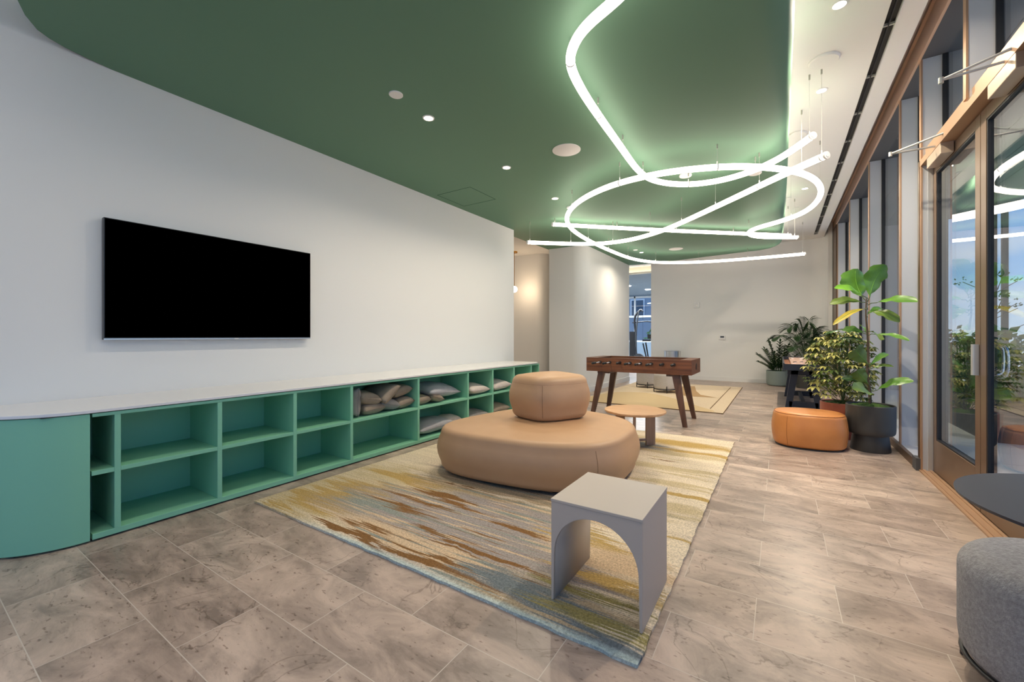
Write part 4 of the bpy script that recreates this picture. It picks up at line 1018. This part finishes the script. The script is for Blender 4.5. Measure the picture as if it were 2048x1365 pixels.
# ================================================================== ARCH SIDE TABLE
r = empty('side_table', (-0.66, 1.87, 0.021), 'taupe grey square side table with arched opening, nearest on the rug', 'side table')
def arch_outline():
    W = 0.202; H = 0.449; a = 0.188; sp = 0.205; top = 0.399; out = [(-W, 0), (-W, H), (W, H), (W, 0), (a + 0.003, 0)]
    for i in range(25):
        th_ = math.pi * i / 24; out.append((a * math.cos(th_), sp + (top - sp) * math.sin(th_) ** 0.95 if 0 < i < 24 else sp))
    out.append((-a - 0.003, 0)); return out
mtx = Matrix(((1, 0, 0, 0), (0, 0, 1, 0), (0, 1, 0, 0), (0, 0, 0, 1)))
ao = arch_outline()
bm = new_bm()
# front and back arch plates, side panels and top board: one folded body
prism(bm, ao, -0.213, -0.201, mtx)
finish('arch_panel', bm, M['stool'], r, bevel=0.0015)
bm = new_bm(); prism(bm, ao, 0.201, 0.213, mtx); finish('arch_panel', bm, M['stool'], r, bevel=0.0015)
boxobj('side_panel', -0.202, -0.192, -0.201, 0.201, 0, 0.449, M['stool'], r)
boxobj('side_panel', 0.192, 0.202, -0.201, 0.201, 0, 0.449, M['stool'], r)
boxobj('table_top', -0.204, 0.204, -0.216, 0.216, 0.440, 0.452, M['stool'], r, bevel=0.002)
# inner skin of the arch
bm = new_bm(); n = 24; A_ = []; B_ = []
for x, zz in ao[4:]:
    A_.append(bm.verts.new((x, -0.202, zz))); B_.append(bm.verts.new((x, 0.202, zz)))
for i in range(len(A_) - 1): bm.faces.new((A_[i], A_[i + 1], B_[i + 1], B_[i]))
o = finish('arch_lining', bm, M['stool'], r, smooth=True, autosm=40)
sol = o.modifiers.new('solid', 'SOLIDIFY'); sol.thickness = 0.002

# ================================================================== ROUND OAK TABLE
r = empty('coffee_table', (-1.31, 4.46, 0.021), 'small round pale oak table behind the tan ottoman', 'coffee table')
bm = new_bm(); lathe(bm, [(0, 0.362), (0.30, 0.362), (0.318, 0.374), (0.318, 0.388), (0.312, 0.392), (0, 0.392)], n=64); finish('table_top', bm, M['oak'], r, smooth=True, autosm=30)
for a in (-75, 45, 165):
    bm = new_bm(); m_ = Matrix.Rotation(R(a), 4, 'Z'); box(bm, 0.13, 0.235, -0.014, 0.014, 0.0, 0.362, mtx=m_); finish('leg', bm, M['oak_leg'], r, bevel=0.002)
bm = new_bm()
for a in (-75, 45, 165):
    m_ = Matrix.Rotation(R(a), 4, 'Z'); box(bm, 0.0, 0.13, -0.012, 0.012, 0.05, 0.075, mtx=m_)
finish('stretcher', bm, M['oak_leg'], r)

# ================================================================== FOOSBALL TABLE
r = empty('foosball_table', (-1.70, 6.17, 0), 'walnut foosball table with splayed legs', 'game table')
X0, X1, Y0, Y1 = -0.735, 0.73, -0.35, 0.35
Zb, Zt = 0.685, 0.885
bm = new_bm(); box(bm, X0, X1, Y0, Y0 + 0.035, Zb, Zt); box(bm, X0, X1, Y1 - 0.035, Y1, Zb, Zt); finish('side_rail', bm, M['walnut'], r, bevel=0.002)
bm = new_bm(); box(bm, X0, X0 + 0.035, Y0 + 0.035, Y1 - 0.035, Zb, Zt); box(bm, X0 + 0.035, X0 + 0.15, Y0 + 0.035, Y1 - 0.035, Zt - 0.02, Zt); finish('end_panel', bm, M['walnut'], r, bevel=0.002); bm = new_bm()
box(bm, X1 - 0.15, X1 - 0.035, Y0 + 0.035, Y1 - 0.035, Zt - 0.02, Zt); box(bm, X1 - 0.035, X1, Y0 + 0.035, Y1 - 0.035, Zb, Zt); finish('end_panel', bm, M['walnut'], r, bevel=0.002)
boxobj('playfield', X0 + 0.035, X1 - 0.035, Y0 + 0.035, Y1 - 0.035, Zb + 0.03, Zb + 0.05, base_mat('playfield_green', srgb(50, 90, 60), 0.5), r)
bm = new_bm(); prism(bm, [(0.03 * math.cos(R(a)), 0.045 * math.sin(R(a))) for a in range(0, 360, 20)], 0, 0.004, Matrix(((0, 0, 1, X1), (1, 0, 0, 0.0), (0, 1, 0, Zb + 0.10), (0, 0, 0, 1))))
finish('ball_return', bm, M['black'], r)
for sx in (-1, 1):
    for sy in (-1, 1):
        bm = new_bm(); tx, ty = sx * 0.52, sy * 0.27; bx, by = sx * 0.65, sy * 0.345
        a = [(tx - 0.05, ty - 0.028, Zb), (tx + 0.05, ty - 0.028, Zb), (tx + 0.05, ty + 0.028, Zb), (tx - 0.05, ty + 0.028, Zb)]
        c_ = [(bx - 0.028, by - 0.022, 0), (bx + 0.028, by - 0.022, 0), (bx + 0.028, by + 0.022, 0), (bx - 0.028, by + 0.022, 0)]
        rings_to_mesh(bm, [c_, a]); finish('leg', bm, M['walnut_leg'], r, bevel=0.002)
bm = new_bm(); box(bm, -0.58, -0.40, -0.30, 0.30, Zb - 0.03, Zb); finish('leg_plate', bm, M['walnut_leg'], r); bm = new_bm(); box(bm, 0.40, 0.58, -0.30, 0.30, Zb - 0.03, Zb); finish('leg_plate', bm, M['walnut_leg'], r)
ext = [0.30, 0.28, 0.13, 0.24, 0.26, 0.26, 0.14, 0.16]; men = [1, 2, 3, 5, 5, 3, 2, 1]
for k in range(8):
    x = -2.218 + k * 0.1475 + 1.70; e_ = ext[k]
    bm = new_bm(); tube(bm, [(x, Y0 - e_, Zb + 0.135), (x, Y1 + 0.30 - e_, Zb + 0.135)], 0.008, 10); rod = finish('rod', bm, M['chrome'], r, smooth=True)
    bm = new_bm(); tube(bm, [(x, Y0 - e_ - 0.01, Zb + 0.135), (x, Y0 - e_, Zb + 0.135), (x, Y0 - e_ + 0.05, Zb + 0.135), (x, Y0 - e_ + 0.10, Zb + 0.135)], [0.012, 0.018, 0.015, 0.018], 12); finish('handle', bm, M['rubber'], rod, smooth=True)
    bm = new_bm(); tube(bm, [(x, Y0 - 0.014, Zb + 0.135), (x, Y0 + 0.002, Zb + 0.135)], 0.021, 16); finish('bearing', bm, M['rubber'], rod)
    bm = new_bm()
    for q in range(men[k]):
        yy = (q - (men[k] - 1) / 2) * 0.11; box(bm, x - 0.012, x + 0.012, yy - 0.011, yy + 0.011, Zb + 0.07, Zb + 0.15); 
    finish('player_figures', bm, M['oak'] if k % 2 else M['black'], rod, bevel=0.003)
# cup holder knob under near rail
# ================================================================== FAR POUFS, BIN
def drum_pouf(x, y, rad, h, leg, mat, label, group=None):
    r = empty('pouf', (x, y, 0), label, 'pouf', group)
    bm = new_bm(); z0 = leg * 0.9; pr = [(0, z0), (rad * 0.92, z0), (rad * 0.985, z0 + 0.03), (rad, z0 + 0.08), (rad, h - 0.09)]
    for k in range(1, 8):
        a = R(90) * k / 7; pr.append((rad - 0.075 * (1 - math.cos(a)), h - 0.09 + 0.075 * math.sin(a)))
    pr += [(rad * 0.5, h - 0.004), (0, h)]
    lathe(bm, pr, n=64); finish('seat', bm, M[mat], r, smooth=True)
    bm = new_bm(); tube(bm, [((rad * 0.955) * math.cos(R(a)), (rad * 0.955) * math.sin(R(a)), z0 - 0.004) for a in range(0, 360, 8)], 0.009, 8, closed=True); finish('ring_frame', bm, M['black'], r, smooth=True)
    for a in (20, 110, 200, 290):
        bm = new_bm(); px_, py_ = (rad * 0.985) * math.cos(R(a)), (rad * 0.985) * math.sin(R(a)); tube(bm, [(px_, py_, 0), (px_, py_, z0 + 0.07)], 0.010, 10); finish('leg', bm, M['black'], r)
    return r
drum_pouf(-2.06, 9.22, 0.235, 0.44, 0.09, 'fabric_light', 'light grey drum pouf nearer one, seen under the foosball table')
drum_pouf(-2.62, 9.85, 0.225, 0.44, 0.09, 'fabric_light', 'light grey drum pouf farther one, seen under the foosball table')
big = drum_pouf(0.825, 2.085, 0.292, 0.470, 0.10, 'fabric', 'grey fabric pouf with black frame at the lower right corner')
big.rotation_euler = (0, 0, R(128))
r = empty('trash_bin', (-2.50, 12.05, 0), 'brushed steel cylinder bin against the far white wall', 'trash bin')
bm = new_bm(); lathe(bm, [(0, 0), (0.215, 0), (0.215, 0.78), (0.205, 0.79), (0, 0.79)], n=48); finish('bin_body', bm, M['steel'], r, smooth=True, autosm=30)
bm = new_bm(); lathe(bm, [(0.195, 0.785), (0.216, 0.785), (0.216, 0.80), (0.12, 0.80), (0.12, 0.792)], n=48); finish('lid_ring', bm, M['steel'], r, smooth=True, autosm=30)

# wall devices
r = empty('wall_sensor', (-1.93, YB, 2.06), 'small square white sensor on the far wall', 'wall sensor')
boxobj('housing', -0.075, 0.075, -0.035, 0, -0.075, 0.075, M['white'], r, bevel=0.008)
bm = new_bm(); lathe(bm, [(0, 0.012), (0.03, 0.010), (0.045, 0)], n=20, mtx=Matrix.Translation((0, -0.035, 0)) @ Matrix.Rotation(R(90), 4, 'X')); finish('lens', bm, M['whitem'], r, smooth=True)
r = empty('thermostat', (-1.30, YB, 1.16), 'white thermostat with dark display on the far wall', 'thermostat')
boxobj('housing', -0.075, 0.075, -0.03, 0, -0.05, 0.06, M['white'], r, bevel=0.004)
boxobj('display', -0.045, 0.045, -0.032, -0.029, 0.0, 0.045, M['lcd'], r)

# ================================================================== ORANGE OTTOMAN
r = empty('ottoman', (0.262, 5.60, 0), 'oval cognac orange leather ottoman before the planters', 'ottoman')
N = 80; ol3 = []
for i in range(N):
    a = 2 * math.pi * i / N; n = 2.35; ca, sa = math.cos(a), math.sin(a)
    u = 0.345 * math.copysign(abs(ca) ** (2 / n), ca); v = 0.290 * math.copysign(abs(sa) ** (2 / n), sa); th_ = R(4)
    ol3.append((u * math.cos(th_) - v * math.sin(th_), u * math.sin(th_) + v * math.cos(th_)))
pf = arc_prof(0.012, 0.375, 0.0, 0, topr=0.05, botr=0.04, bow=0.015)
bm = new_bm(); puff(bm, ol3, pf, 0.006); finish('seat_body', bm, M['orange'], r, smooth=True)
bm = new_bm(); tube(bm, ring_at(ol3, 0.028, 0.362), 0.0025, 6, closed=True)
for idx in (52, 74): tube(bm, [ring_at(ol3, ins - 0.0005, z)[idx] for ins, z in pf[4:-5]], 0.002, 5)
finish('seam', bm, M['orange_seam'], r)
bm = new_bm(); prism(bm, [(x * 0.9, y * 0.9) for x, y in ol3], 0, 0.014); finish('base', bm, M['black'], r)

# ================================================================== SHUFFLEBOARD TABLE
r = empty('shuffleboard_table', (0.325, 9.15, 0), 'dark navy shuffleboard table with pale playing surface', 'game table')
W2 = 0.285; L2 = 1.32; Z1 = 0.665; Z2 = 0.775
bm = new_bm()
box(bm, -W2, -W2 + 0.022, -L2, L2, Z1, Z2); box(bm, W2 - 0.022, W2, -L2, L2, Z1, Z2); box(bm, -W2 + 0.022, W2 - 0.022, -L2, -L2 + 0.022, Z1, Z2 - 0.012); box(bm, -W2 + 0.022, W2 - 0.022, L2 - 0.022, L2, Z1, Z2)
finish('cabinet_rail', bm, M['navy'], r, bevel=0.002)
boxobj('gutter', -W2 + 0.022, W2 - 0.022, -L2 + 0.022, L2 - 0.022, Z1, Z1 + 0.045, M['brownch'], r)
boxobj('playfield', -0.175, 0.175, -L2 + 0.06, L2 - 0.08, Z1 + 0.045, Z2 - 0.012, M['felt'], r, bevel=0.002)
def trestle(yc, name='trestle'):
    bm = new_bm(); m2 = Matrix(((1, 0, 0, 0), (0, 0, 1, yc), (0, 1, 0, 0), (0, 0, 0, 1)))
    for s in (-1, 1):
        pts = [(s * 0.255, 0), (s * 0.165, 0), (s * 0.06, Z1), (s * 0.165, Z1)]
        if s > 0: pts = pts[::-1]
        prism(bm, pts, -0.05, 0.05, m2)
    box(bm, -0.20, 0.20, yc - 0.05, yc + 0.05, 0.03, 0.12); box(bm, -0.22, 0.22, yc - 0.05, yc + 0.05, Z1 - 0.10, Z1)
    finish('trestle_leg', bm, M['navy'], r, bevel=0.003)
trestle(-0.80); trestle(0.80)
boxobj('stretcher', -0.03, 0.03, -0.75, 0.75, 0.06, 0.11, M['navy'], r)
for i, (x, y, c_) in enumerate([(-0.12, -0.95, 'black'), (-0.03, -0.90, 'black'), (0.09, -0.92, 'black'), (-0.13, 0.5, 'white'), (0.0, 0.25, 'white'), (0.05, 0.75, 'white')]):
    k = empty('shuffleboard_puck', (0.325 + x, 9.15 + y, Z2 - 0.012), ['dark puck at the near left of the shuffleboard', 'dark puck at the near middle of the shuffleboard', 'dark puck at the near right of the shuffleboard', 'white puck at the far left of the shuffleboard', 'white puck at the far centre of the shuffleboard', 'white puck farthest along the shuffleboard'][i], 'puck', 'pucks on the shuffleboard table')
    bm = new_bm(); lathe(bm, [(0, 0.0), (0.026, 0.0), (0.028, 0.004), (0.028, 0.014), (0, 0.014)], n=20); finish('puck_body', bm, M['chrome'], k, smooth=True, autosm=30)
    bm = new_bm(); lathe(bm, [(0, 0.014), (0.022, 0.014), (0.020, 0.021), (0, 0.022)], n=20); finish('puck_cap', bm, M[c_], k)

# ================================================================== DARK ROUND TABLE (right edge)
r = empty('round_table', (0.80, 1.70, 0), 'dark blue round table top at the right edge, behind the grey pouf', 'table')
bm = new_bm(); lathe(bm, [(0, 0.735), (0.350, 0.735), (0.366, 0.742), (0.368, 0.750), (0, 0.750)], n=72); finish('table_top', bm, M['tabledark'], r, smooth=True, autosm=30)
bm = new_bm(); tube(bm, [(0, -0.24, 0.01), (0, -0.24, 0.735)], 0.025, 16); finish('column', bm, M['black'], r)
bm = new_bm(); lathe(bm, [(0, 0), (0.16, 0), (0.16, 0.012), (0, 0.014)], c=(0, -0.26, 0), n=40); finish('base', bm, M['black'], r)

# ================================================================== PLANTS
def pedestal_pot(x, y, prof, inner, mat, label, moss=True, soilz=None):
    r = empty('planter', (x, y, 0), label, 'planter')
    bm = new_bm(); lathe(bm, prof, n=56); finish('pot_body', bm, M[mat], r, smooth=True, autosm=28)
    rad, z = inner
    bm = new_bm(); rings = []; rnd = random.Random(2)
    V = [[bm.verts.new((rad * k / 8 * math.cos(2 * math.pi * i / 40), rad * k / 8 * math.sin(2 * math.pi * i / 40), z + (0.035 * (1 - (k / 8) ** 2) if moss else 0) + rnd.uniform(-0.008, 0.008))) for i in range(40)] for k in range(1, 9)]
    c_ = bm.verts.new((0, 0, z + (0.035 if moss else 0)))
    for i in range(40): bm.faces.new((c_, V[0][i], V[0][(i + 1) % 40]))
    for a, b in zip(V, V[1:]):
        for i in range(40): bm.faces.new((a[i], b[i], b[(i + 1) % 40], a[(i + 1) % 40]))
    finish('moss' if moss else 'soil', bm, M['moss' if moss else 'soil'], r, smooth=True)
    return r
cha = pedestal_pot(0.80, 5.73, [(0, 0), (0.165, 0), (0.168, 0.01), (0.150, 0.165), (0.158, 0.178), (0.192, 0.182), (0.202, 0.20), (0.205, 0.24), (0.206, 0.475), (0.200, 0.482), (0.190, 0.478), (0.188, 0.44), (0, 0.44)], (0.188, 0.455), 'charcoal', 'charcoal footed planter beside the window wall')
ter = pedestal_pot(0.63, 6.30, [(0, 0), (0.175, 0), (0.178, 0.01), (0.165, 0.125), (0.18, 0.135), (0.215, 0.14), (0.220, 0.16), (0.222, 0.41), (0.216, 0.417), (0.205, 0.413), (0.203, 0.37), (0, 0.37)], (0.203, 0.39), 'terra', 'terracotta red footed planter behind the orange ottoman')
sag = pedestal_pot(-0.04, 12.03, [(0, 0), (0.20, 0), (0.235, 0.02), (0.248, 0.07), (0.250, 0.355), (0.243, 0.362), (0.235, 0.358), (0.233, 0.31), (0, 0.31)], (0.233, 0.325), 'sage', 'sage grey ceramic planter by the far wall', moss=False)
dk = pedestal_pot(0.52, 11.75, [(0, 0), (0.20, 0), (0.23, 0.3), (0.22, 0.31), (0.21, 0.28), (0, 0.28)], (0.21, 0.29), 'charcoal', 'dark planter hidden behind the shuffleboard table', moss=False)

RV = Vector((0.8397, 0.543, 0)); DVv = Vector((-0.543, 0.8397, 0))
def big_leaf(bm, base, tip, width, droop=0.04, roll=0.0, cup=0.12, shape='fiddle', nx=12, ny=6):
    base = Vector(base); tip = Vector(tip); d = tip - base; L_ = d.length; d.normalize()
    side = d.cross(Vector((0, 0, 1)))
    if side.length < 0.2: side = d.cross(DVv)
    if abs(d.z) > 0.52: side = d.cross(DVv); roll *= 0.3
    side.normalize(); up = side.cross(d).normalized(); side = (Matrix.Rotation(roll, 3, d) @ side); up = (Matrix.Rotation(roll, 3, d) @ up)
    rows = []
    for i in range(nx + 1):
        t = i / nx
        if shape == 'fiddle': w = (0.10 + 0.9 * (math.sin(math.pi * min(1, t ** 1.35 * 0.97)) ** 0.6)) * (1 if t < 0.97 else 0.5); w *= (0.72 + 0.28 * t)
        else: w = math.sin(math.pi * min(0.99, max(0.01, t))) ** 0.7
        if t < 0.12: w = min(w, 0.05 + t * 1.2)
        ctr = base + d * (L_ * t) + up * (L_ * 0.10 * math.sin(math.pi * t)) - Vector((0, 0, droop * t * t))
        row = []
        for j in range(ny + 1):
            s = -1 + 2 * j / ny; ww = width / 2 * w * (1 + 0.06 * math.sin(t * 22 + s))
            rip = 0.05 * width * math.sin(t * 16) * s * s
            row.append(bm.verts.new(ctr + side * (s * ww) + up * (cup * width * s * s * w + rip)))
        rows.append(row)
    for a, b in zip(rows, rows[1:]):
        for j in range(ny): bm.faces.new((a[j], a[j + 1], b[j + 1], b[j]))
fig = empty('fiddle_leaf_fig', (0.80, 5.73, 0.49), 'tall fiddle leaf fig in the charcoal planter', 'plant')
def FL(s, dd, z): return RV * s + DVv * dd + Vector((0, 0, z - 0.49))
spts = [FL(0.0, 0, 0.47), FL(-0.005, 0, 0.62), FL(-0.03, 0.0, 0.80), FL(-0.02, 0, 1.0), FL(-0.03, 0, 1.25), FL(-0.045, 0, 1.42), FL(-0.04, 0, 1.60)]
bm = new_bm(); tube(bm, catmull(spts, 4), [0.015 - 0.009 * i / 24 for i in range(25)], 9); finish('stem', bm, M['stem'], fig, smooth=True)
leaves = [(-0.075, 1.62, -0.417, 1.734, 0.105, -0.05, 'leaf_bright', 1.15), (-0.063, 1.59, -0.075, 1.93, 0.33, 0.1, 'leaf', 0.0), (-0.032, 1.585, 0.065, 1.94, 0.25, -0.10, 'leaf', 0.1), (-0.053, 1.559, -0.386, 1.575, 0.115, 0.05, 'leaf_olive', 1.1),
 (-0.026, 1.549, 0.073, 1.53, 0.12, -0.44, 'leaf', 0.9), (-0.03, 1.42, 0.264, 1.528, 0.075, 0.15, 'leaf', 0.8), (-0.045, 1.50, -0.486, 1.348, 0.065, -0.12, 'leaf_yellow', 0.9), (-0.05, 1.46, 0.106, 1.374, 0.15, -0.22, 'leaf_olive', 0.9),
 (-0.037, 1.226, -0.215, 1.295, 0.12, 0.1, 'leaf', 1.0), (-0.033, 1.253, -0.343, 1.242, 0.045, 0.2, 'leaf_dark', 0.6), (-0.026, 1.242, 0.05, 1.311, 0.10, 0.18, 'leaf', 0.8), (-0.037, 1.258, -0.09, 1.163, 0.12, -0.22, 'leaf_olive', 0.7),
 (-0.011, 1.226, 0.093, 1.156, 0.07, -0.334, 'leaf', 0.7), (-0.030, 1.131, -0.21, 1.20, 0.065, 0.1, 'leaf_dark', 0.7), (-0.026, 0.888, -0.275, 1.10, 0.21, -0.14, 'leaf_olive', 0.9), (-0.01, 0.872, 0.275, 1.041, 0.07, 0.1, 'leaf', 0.8),
 (-0.01, 0.857, 0.158, 0.915, 0.06, -0.1, 'leaf_olive', 0.8), (-0.011, 0.677, -0.18, 0.872, 0.17, -0.05, 'leaf_olive', 0.8), (0.0, 0.625, 0.154, 0.79, 0.13, -0.314, 'leaf', 0.95), (-0.005, 0.56, -0.36, 0.698, 0.19, -0.22, 'leaf_olive', 1.0), (-0.021, 0.698, -0.195, 0.767, 0.11, 0.14, 'leaf_dark', 0.8)]
for (a, za, b_, zb, w, dd, mt_, roll) in leaves:
    bm = new_bm(); b0 = FL(a, dd * 0.15, za); t0 = FL(b_, dd, zb); s0 = FL(-0.025, 0, za - 0.02)
    lf_b = b0.lerp(t0, 0.10)
    big_leaf(bm, lf_b, t0, w, droop=0.03 if abs(b_ - a) > 0.15 else 0.0, roll=(roll if b_ > a else -roll) * 0.75, cup=0.10)
    o = finish('leaf', bm, M[mt_], fig, smooth=True)
    nn = 7; mid = [v.co.copy() for k, v in enumerate(o.data.vertices) if k % nn == 3]
    bm = new_bm(); tube(bm, mid[1:-1], [0.0028 - 0.0018 * k / len(mid) for k in range(len(mid) - 2)], 5); finish('midrib', bm, M['leaf_bright'], o, smooth=True)
    bm = new_bm(); tube(bm, [s0, b0.lerp(s0, 0.3) + Vector((0, 0, 0.004)), lf_b, lf_b.lerp(t0, 0.3) + Vector((0, 0, 0.0))][:3], 0.004, 6); finish('petiole', bm, M['stem_green'], o)

# schefflera, variegated
sch = empty('variegated_schefflera', (0.63, 6.30, 0.43), 'yellow and green variegated bushy plant in the terracotta planter', 'plant')
rnd = random.Random(21)
bmS = new_bm(); bmF = new_bm()
def leaflet(bm, p, d, l, w, mi, droop=0.25):
    d = Vector(d).normalized(); s = d.cross(Vector((0, 0, 1)));
    if s.length < 0.1: s = Vector((1, 0, 0))
    s.normalize(); a = p; dn = Vector((0, 0, -1))
    m1 = p + d * l * 0.45 + dn * l * 0.05; m2 = p + d * l * 0.8 + dn * l * droop * 0.6; tp = p + d * l + dn * l * droop
    up = s.cross(d) * (w * 0.25)
    v = [bm.verts.new(q) for q in (a, m1 + s * w / 2 + up, m2 + s * w * 0.38 + up, tp, m2 - s * w * 0.38 + up, m1 - s * w / 2 + up, m1, m2)]
    for f in ((0, 1, 6), (1, 2, 7, 6), (2, 3, 7), (3, 4, 7), (4, 5, 6, 7), (5, 0, 6)):
        fc = bm.faces.new([v[i] for i in f]); fc.material_index = mi
for k in range(250):
    # cluster position: tall upright mass from 0.45 to 1.28 m, wider on the room side
    zz = rnd.uniform(0.0, 1.0) ** 0.9; h = 0.02 + zz * 0.80; rmax = 0.33 * math.sin(math.pi * min(0.92, 0.25 + 0.62 * zz)) + 0.02
    a = rnd.uniform(0, 6.283); rr = rmax * (rnd.uniform(0.25, 1) ** 0.5); off = RV * (rr * math.cos(a) - 0.02) + DVv * (rr * math.sin(a))
    p = off + Vector((0, 0, h + 0.02)); root = Vector((off.x * 0.25, off.y * 0.25, max(0.0, h - 0.14)))
    tube(bmS, [root, p], 0.0022, 4, caps=False)
    q = rnd.random(); sz = rnd.uniform(0.050, 0.085); out_d = Vector((off.x, off.y, 0)).normalized() * 0.5
    mi = 0 if q < 0.42 else 1
    if rnd.random() < 0.12: sz *= 1.35; mi = 0
    nl = rnd.choice((6, 7, 8)); a0 = rnd.uniform(0, 6)
    for i in range(nl):
        th_ = a0 + 2 * math.pi * i / nl; d = Vector((math.cos(th_), math.sin(th_), 0.15)) + out_d * 0.6
        leaflet(bmF, p, d, sz, sz * 0.42, mi if rnd.random() < 0.8 else 1 - mi, 0.55)
for k in range(6):
    a = k * 1.05; tube(bmS, [(0, 0, -0.03), (0.06 * math.cos(a), 0.06 * math.sin(a), 0.35), (0.08 * math.cos(a), 0.08 * math.sin(a), 0.68)], 0.006, 6)
finish('stem', bmS, M['stem_green'], sch); finish('foliage', bmF, [M['var_yellow'], M['var_green']], sch)

# zz plant
zz_ = empty('zz_plant', (-0.04, 12.03, 0.33), 'dark green glossy leaved plant in the sage planter', 'plant')
bmS = new_bm(); bmF = new_bm(); rnd = random.Random(9)
stems = [(-0.48, 0.42, 0.0), (-0.38, 0.55, -0.1), (-0.16, 0.74, 0.1), (0.05, 0.72, 0.0), (0.26, 0.55, -0.05), (0.32, 0.42, -0.2), (-0.5, 0.25, -0.1), (-0.05, 0.5, -0.3), (0.2, 0.66, -0.1), (-0.27, 0.46, -0.3)]
for s, h, dd in stems:
    P = catmull([(0.2 * s * RV + Vector((0, 0, 0))), (0.45 * s * RV + 0.4 * dd * DVv + Vector((0, 0, h * 0.5))), (s * RV + dd * DVv + Vector((0, 0, h)))], 10)
    tube(bmS, P, 0.008, 6)
    for i in range(4, len(P) - 1):
        d = (P[i + 1] - P[i]).normalized(); sd = d.cross(Vector((0, 0, 1))).normalized() if abs(d.z) < 0.98 else RV.copy()
        if i % 2 == 0: sd = (sd * 0.6 + DVv * 0.8).normalized()
        for q in (-1, 1): leaflet(bmF, P[i], sd * q + d * 0.6, 0.115, 0.050, 0, 0.05)
    leaflet(bmF, P[-1], (P[-1] - P[-2]), 0.10, 0.045, 0, 0)
finish('stem', bmS, M['stem_green'], zz_); finish('foliage', bmF, M['leaf_dark'], zz_)

# palm
pal = empty('kentia_palm', (0.52, 11.75, 0.29), 'arching green palm behind the shuffleboard table', 'plant')
rnd = random.Random(4)
fr_ = [(-0.72, 0.95, 0.1), (-0.45, 1.20, 0.0), (-0.15, 1.28, 0.1), (0.05, 1.32, 0.0), (0.30, 1.12, 0.05), (0.42, 0.85, -0.05), (-0.60, 0.70, -0.2), (-0.25, 0.88, -0.3), (0.15, 0.95, -0.2), (-0.42, 0.98, -0.15), (0.25, 0.75, -0.25), (-0.05, 1.08, -0.25), (-0.10, 0.72, -0.3)]
for s, h, dd in fr_:
    s = min(s, 0.36)
    P = catmull([Vector((0, 0, -0.02)), 0.25 * s * RV + 0.3 * dd * DVv + Vector((0, 0, h * 0.62)), 0.65 * s * RV + 0.7 * dd * DVv + Vector((0, 0, h * 0.95)), s * RV + dd * DVv + Vector((0, 0, h * 0.90))], 8)
    bm = new_bm(); tube(bm, P, [0.008 - 0.005 * i / (len(P) - 1) for i in range(len(P))], 6); fr = finish('frond', bm, M['stem_green'], pal)
    bm = new_bm()
    for i in range(9, len(P)):
        d = (P[i] - P[i - 1]).normalized(); sd = d.cross(Vector((0, 0, 1)))
        if sd.length < 0.1: sd = RV.copy()
        sd.normalize(); t = (i - 9) / (len(P) - 9); l = 0.34 * math.sin(math.pi * (0.25 + 0.65 * t))
        for q in (-1, 1): 
            for e_ in (0, 0.5): leaflet(bm, P[i] - (P[i] - P[i - 1]) * e_, sd * q + d * 0.75 + Vector((0, 0, 0.12)), l, 0.022, 0, 0.35)
    finish('leaflets', bm, M['palm'], fr)

# ================================================================== GYM EQUIPMENT
r = empty('cable_machine', (-5.08, 17.6, 0), 'black cable exercise machine just inside the gym', 'exercise machine')
bm = new_bm(); tube(bm, catmull([(-0.10, 0, 0), (-0.06, 0, 1.2), (-0.10, 0, 1.9), (0.02, 0, 2.20), (0.22, 0, 2.32)], 6), 0.045, 8); finish('upright', bm, M['black'], r, smooth=True)
bm = new_bm(); tube(bm, catmull([(0.02, -0.12, 0), (0.0, -0.12, 1.3), (0.12, -0.12, 2.25), (0.30, -0.12, 2.22)], 6), 0.03, 8); finish('upright', bm, M['greydark'], r, smooth=True)
bm = new_bm(); tube(bm, catmull([(-0.2, 0, 1.78), (0.4, 0, 1.82), (0.72, 0, 1.76), (0.95, 0, 1.62)], 6), 0.025, 8); finish('handle_bar', bm, M['black'], r, smooth=True)
boxobj('weight_stack', -0.35, -0.14, 0.1, 0.35, 0.1, 1.4, M['black'], r); boxobj('base', -0.35, 0.6, -0.3, 0.4, 0, 0.08, M['black'], r)
bm = new_bm(); tube(bm, [(0.25, 0, 0.9), (0.42, 0, 0.15)], 0.03, 8); tube(bm, [(0.24, 0, 2.2), (0.24, 0, 0.9)], 0.004, 5); finish('pull_cable', bm, M['black'], r)
r = empty('elliptical_trainer', (-4.55, 16.9, 0), 'black elliptical trainer at the right of the gym opening', 'exercise machine')
bm = new_bm(); tube(bm, [(0.16, 0, 0.1), (0.02, 0, 0.95)], 0.03, 8); finish('mast', bm, M['black'], r)
boxobj('console', -0.10, 0.22, -0.05, 0.02, 1.0, 1.07, M['black'], r); boxobj('screen', 0.10, 0.24, -0.04, 0.0, 1.10, 1.27, M['tvb'], r)
bm = new_bm(); tube(bm, [(-0.45, 0, 0.95), (-0.30, 0, 0.35), (0.0, 0, 0.2)], 0.02, 8); finish('arm', bm, M['black'], r)
bm = new_bm(); lathe(bm, [(0, -0.06), (0.22, -0.06), (0.22, 0.06), (0, 0.06)], n=28, mtx=Matrix.Translation((-0.25, 0, 0.28)) @ Matrix.Rotation(R(90), 4, 'X')); box(bm, -0.5, 0.4, -0.2, 0.2, 0, 0.06); finish('flywheel_housing', bm, M['greydark'], r)
shrub(-5.6, 24.0, 0.2, (0.9, 0.6, 1.3), 700, 0.2, M['shrub_lime'], 'green tree outside the gym window', 77)
struct(boxobj('ground_rear', -12, 14, 22.0, 30, -0.3, 0.0, M['paver']))
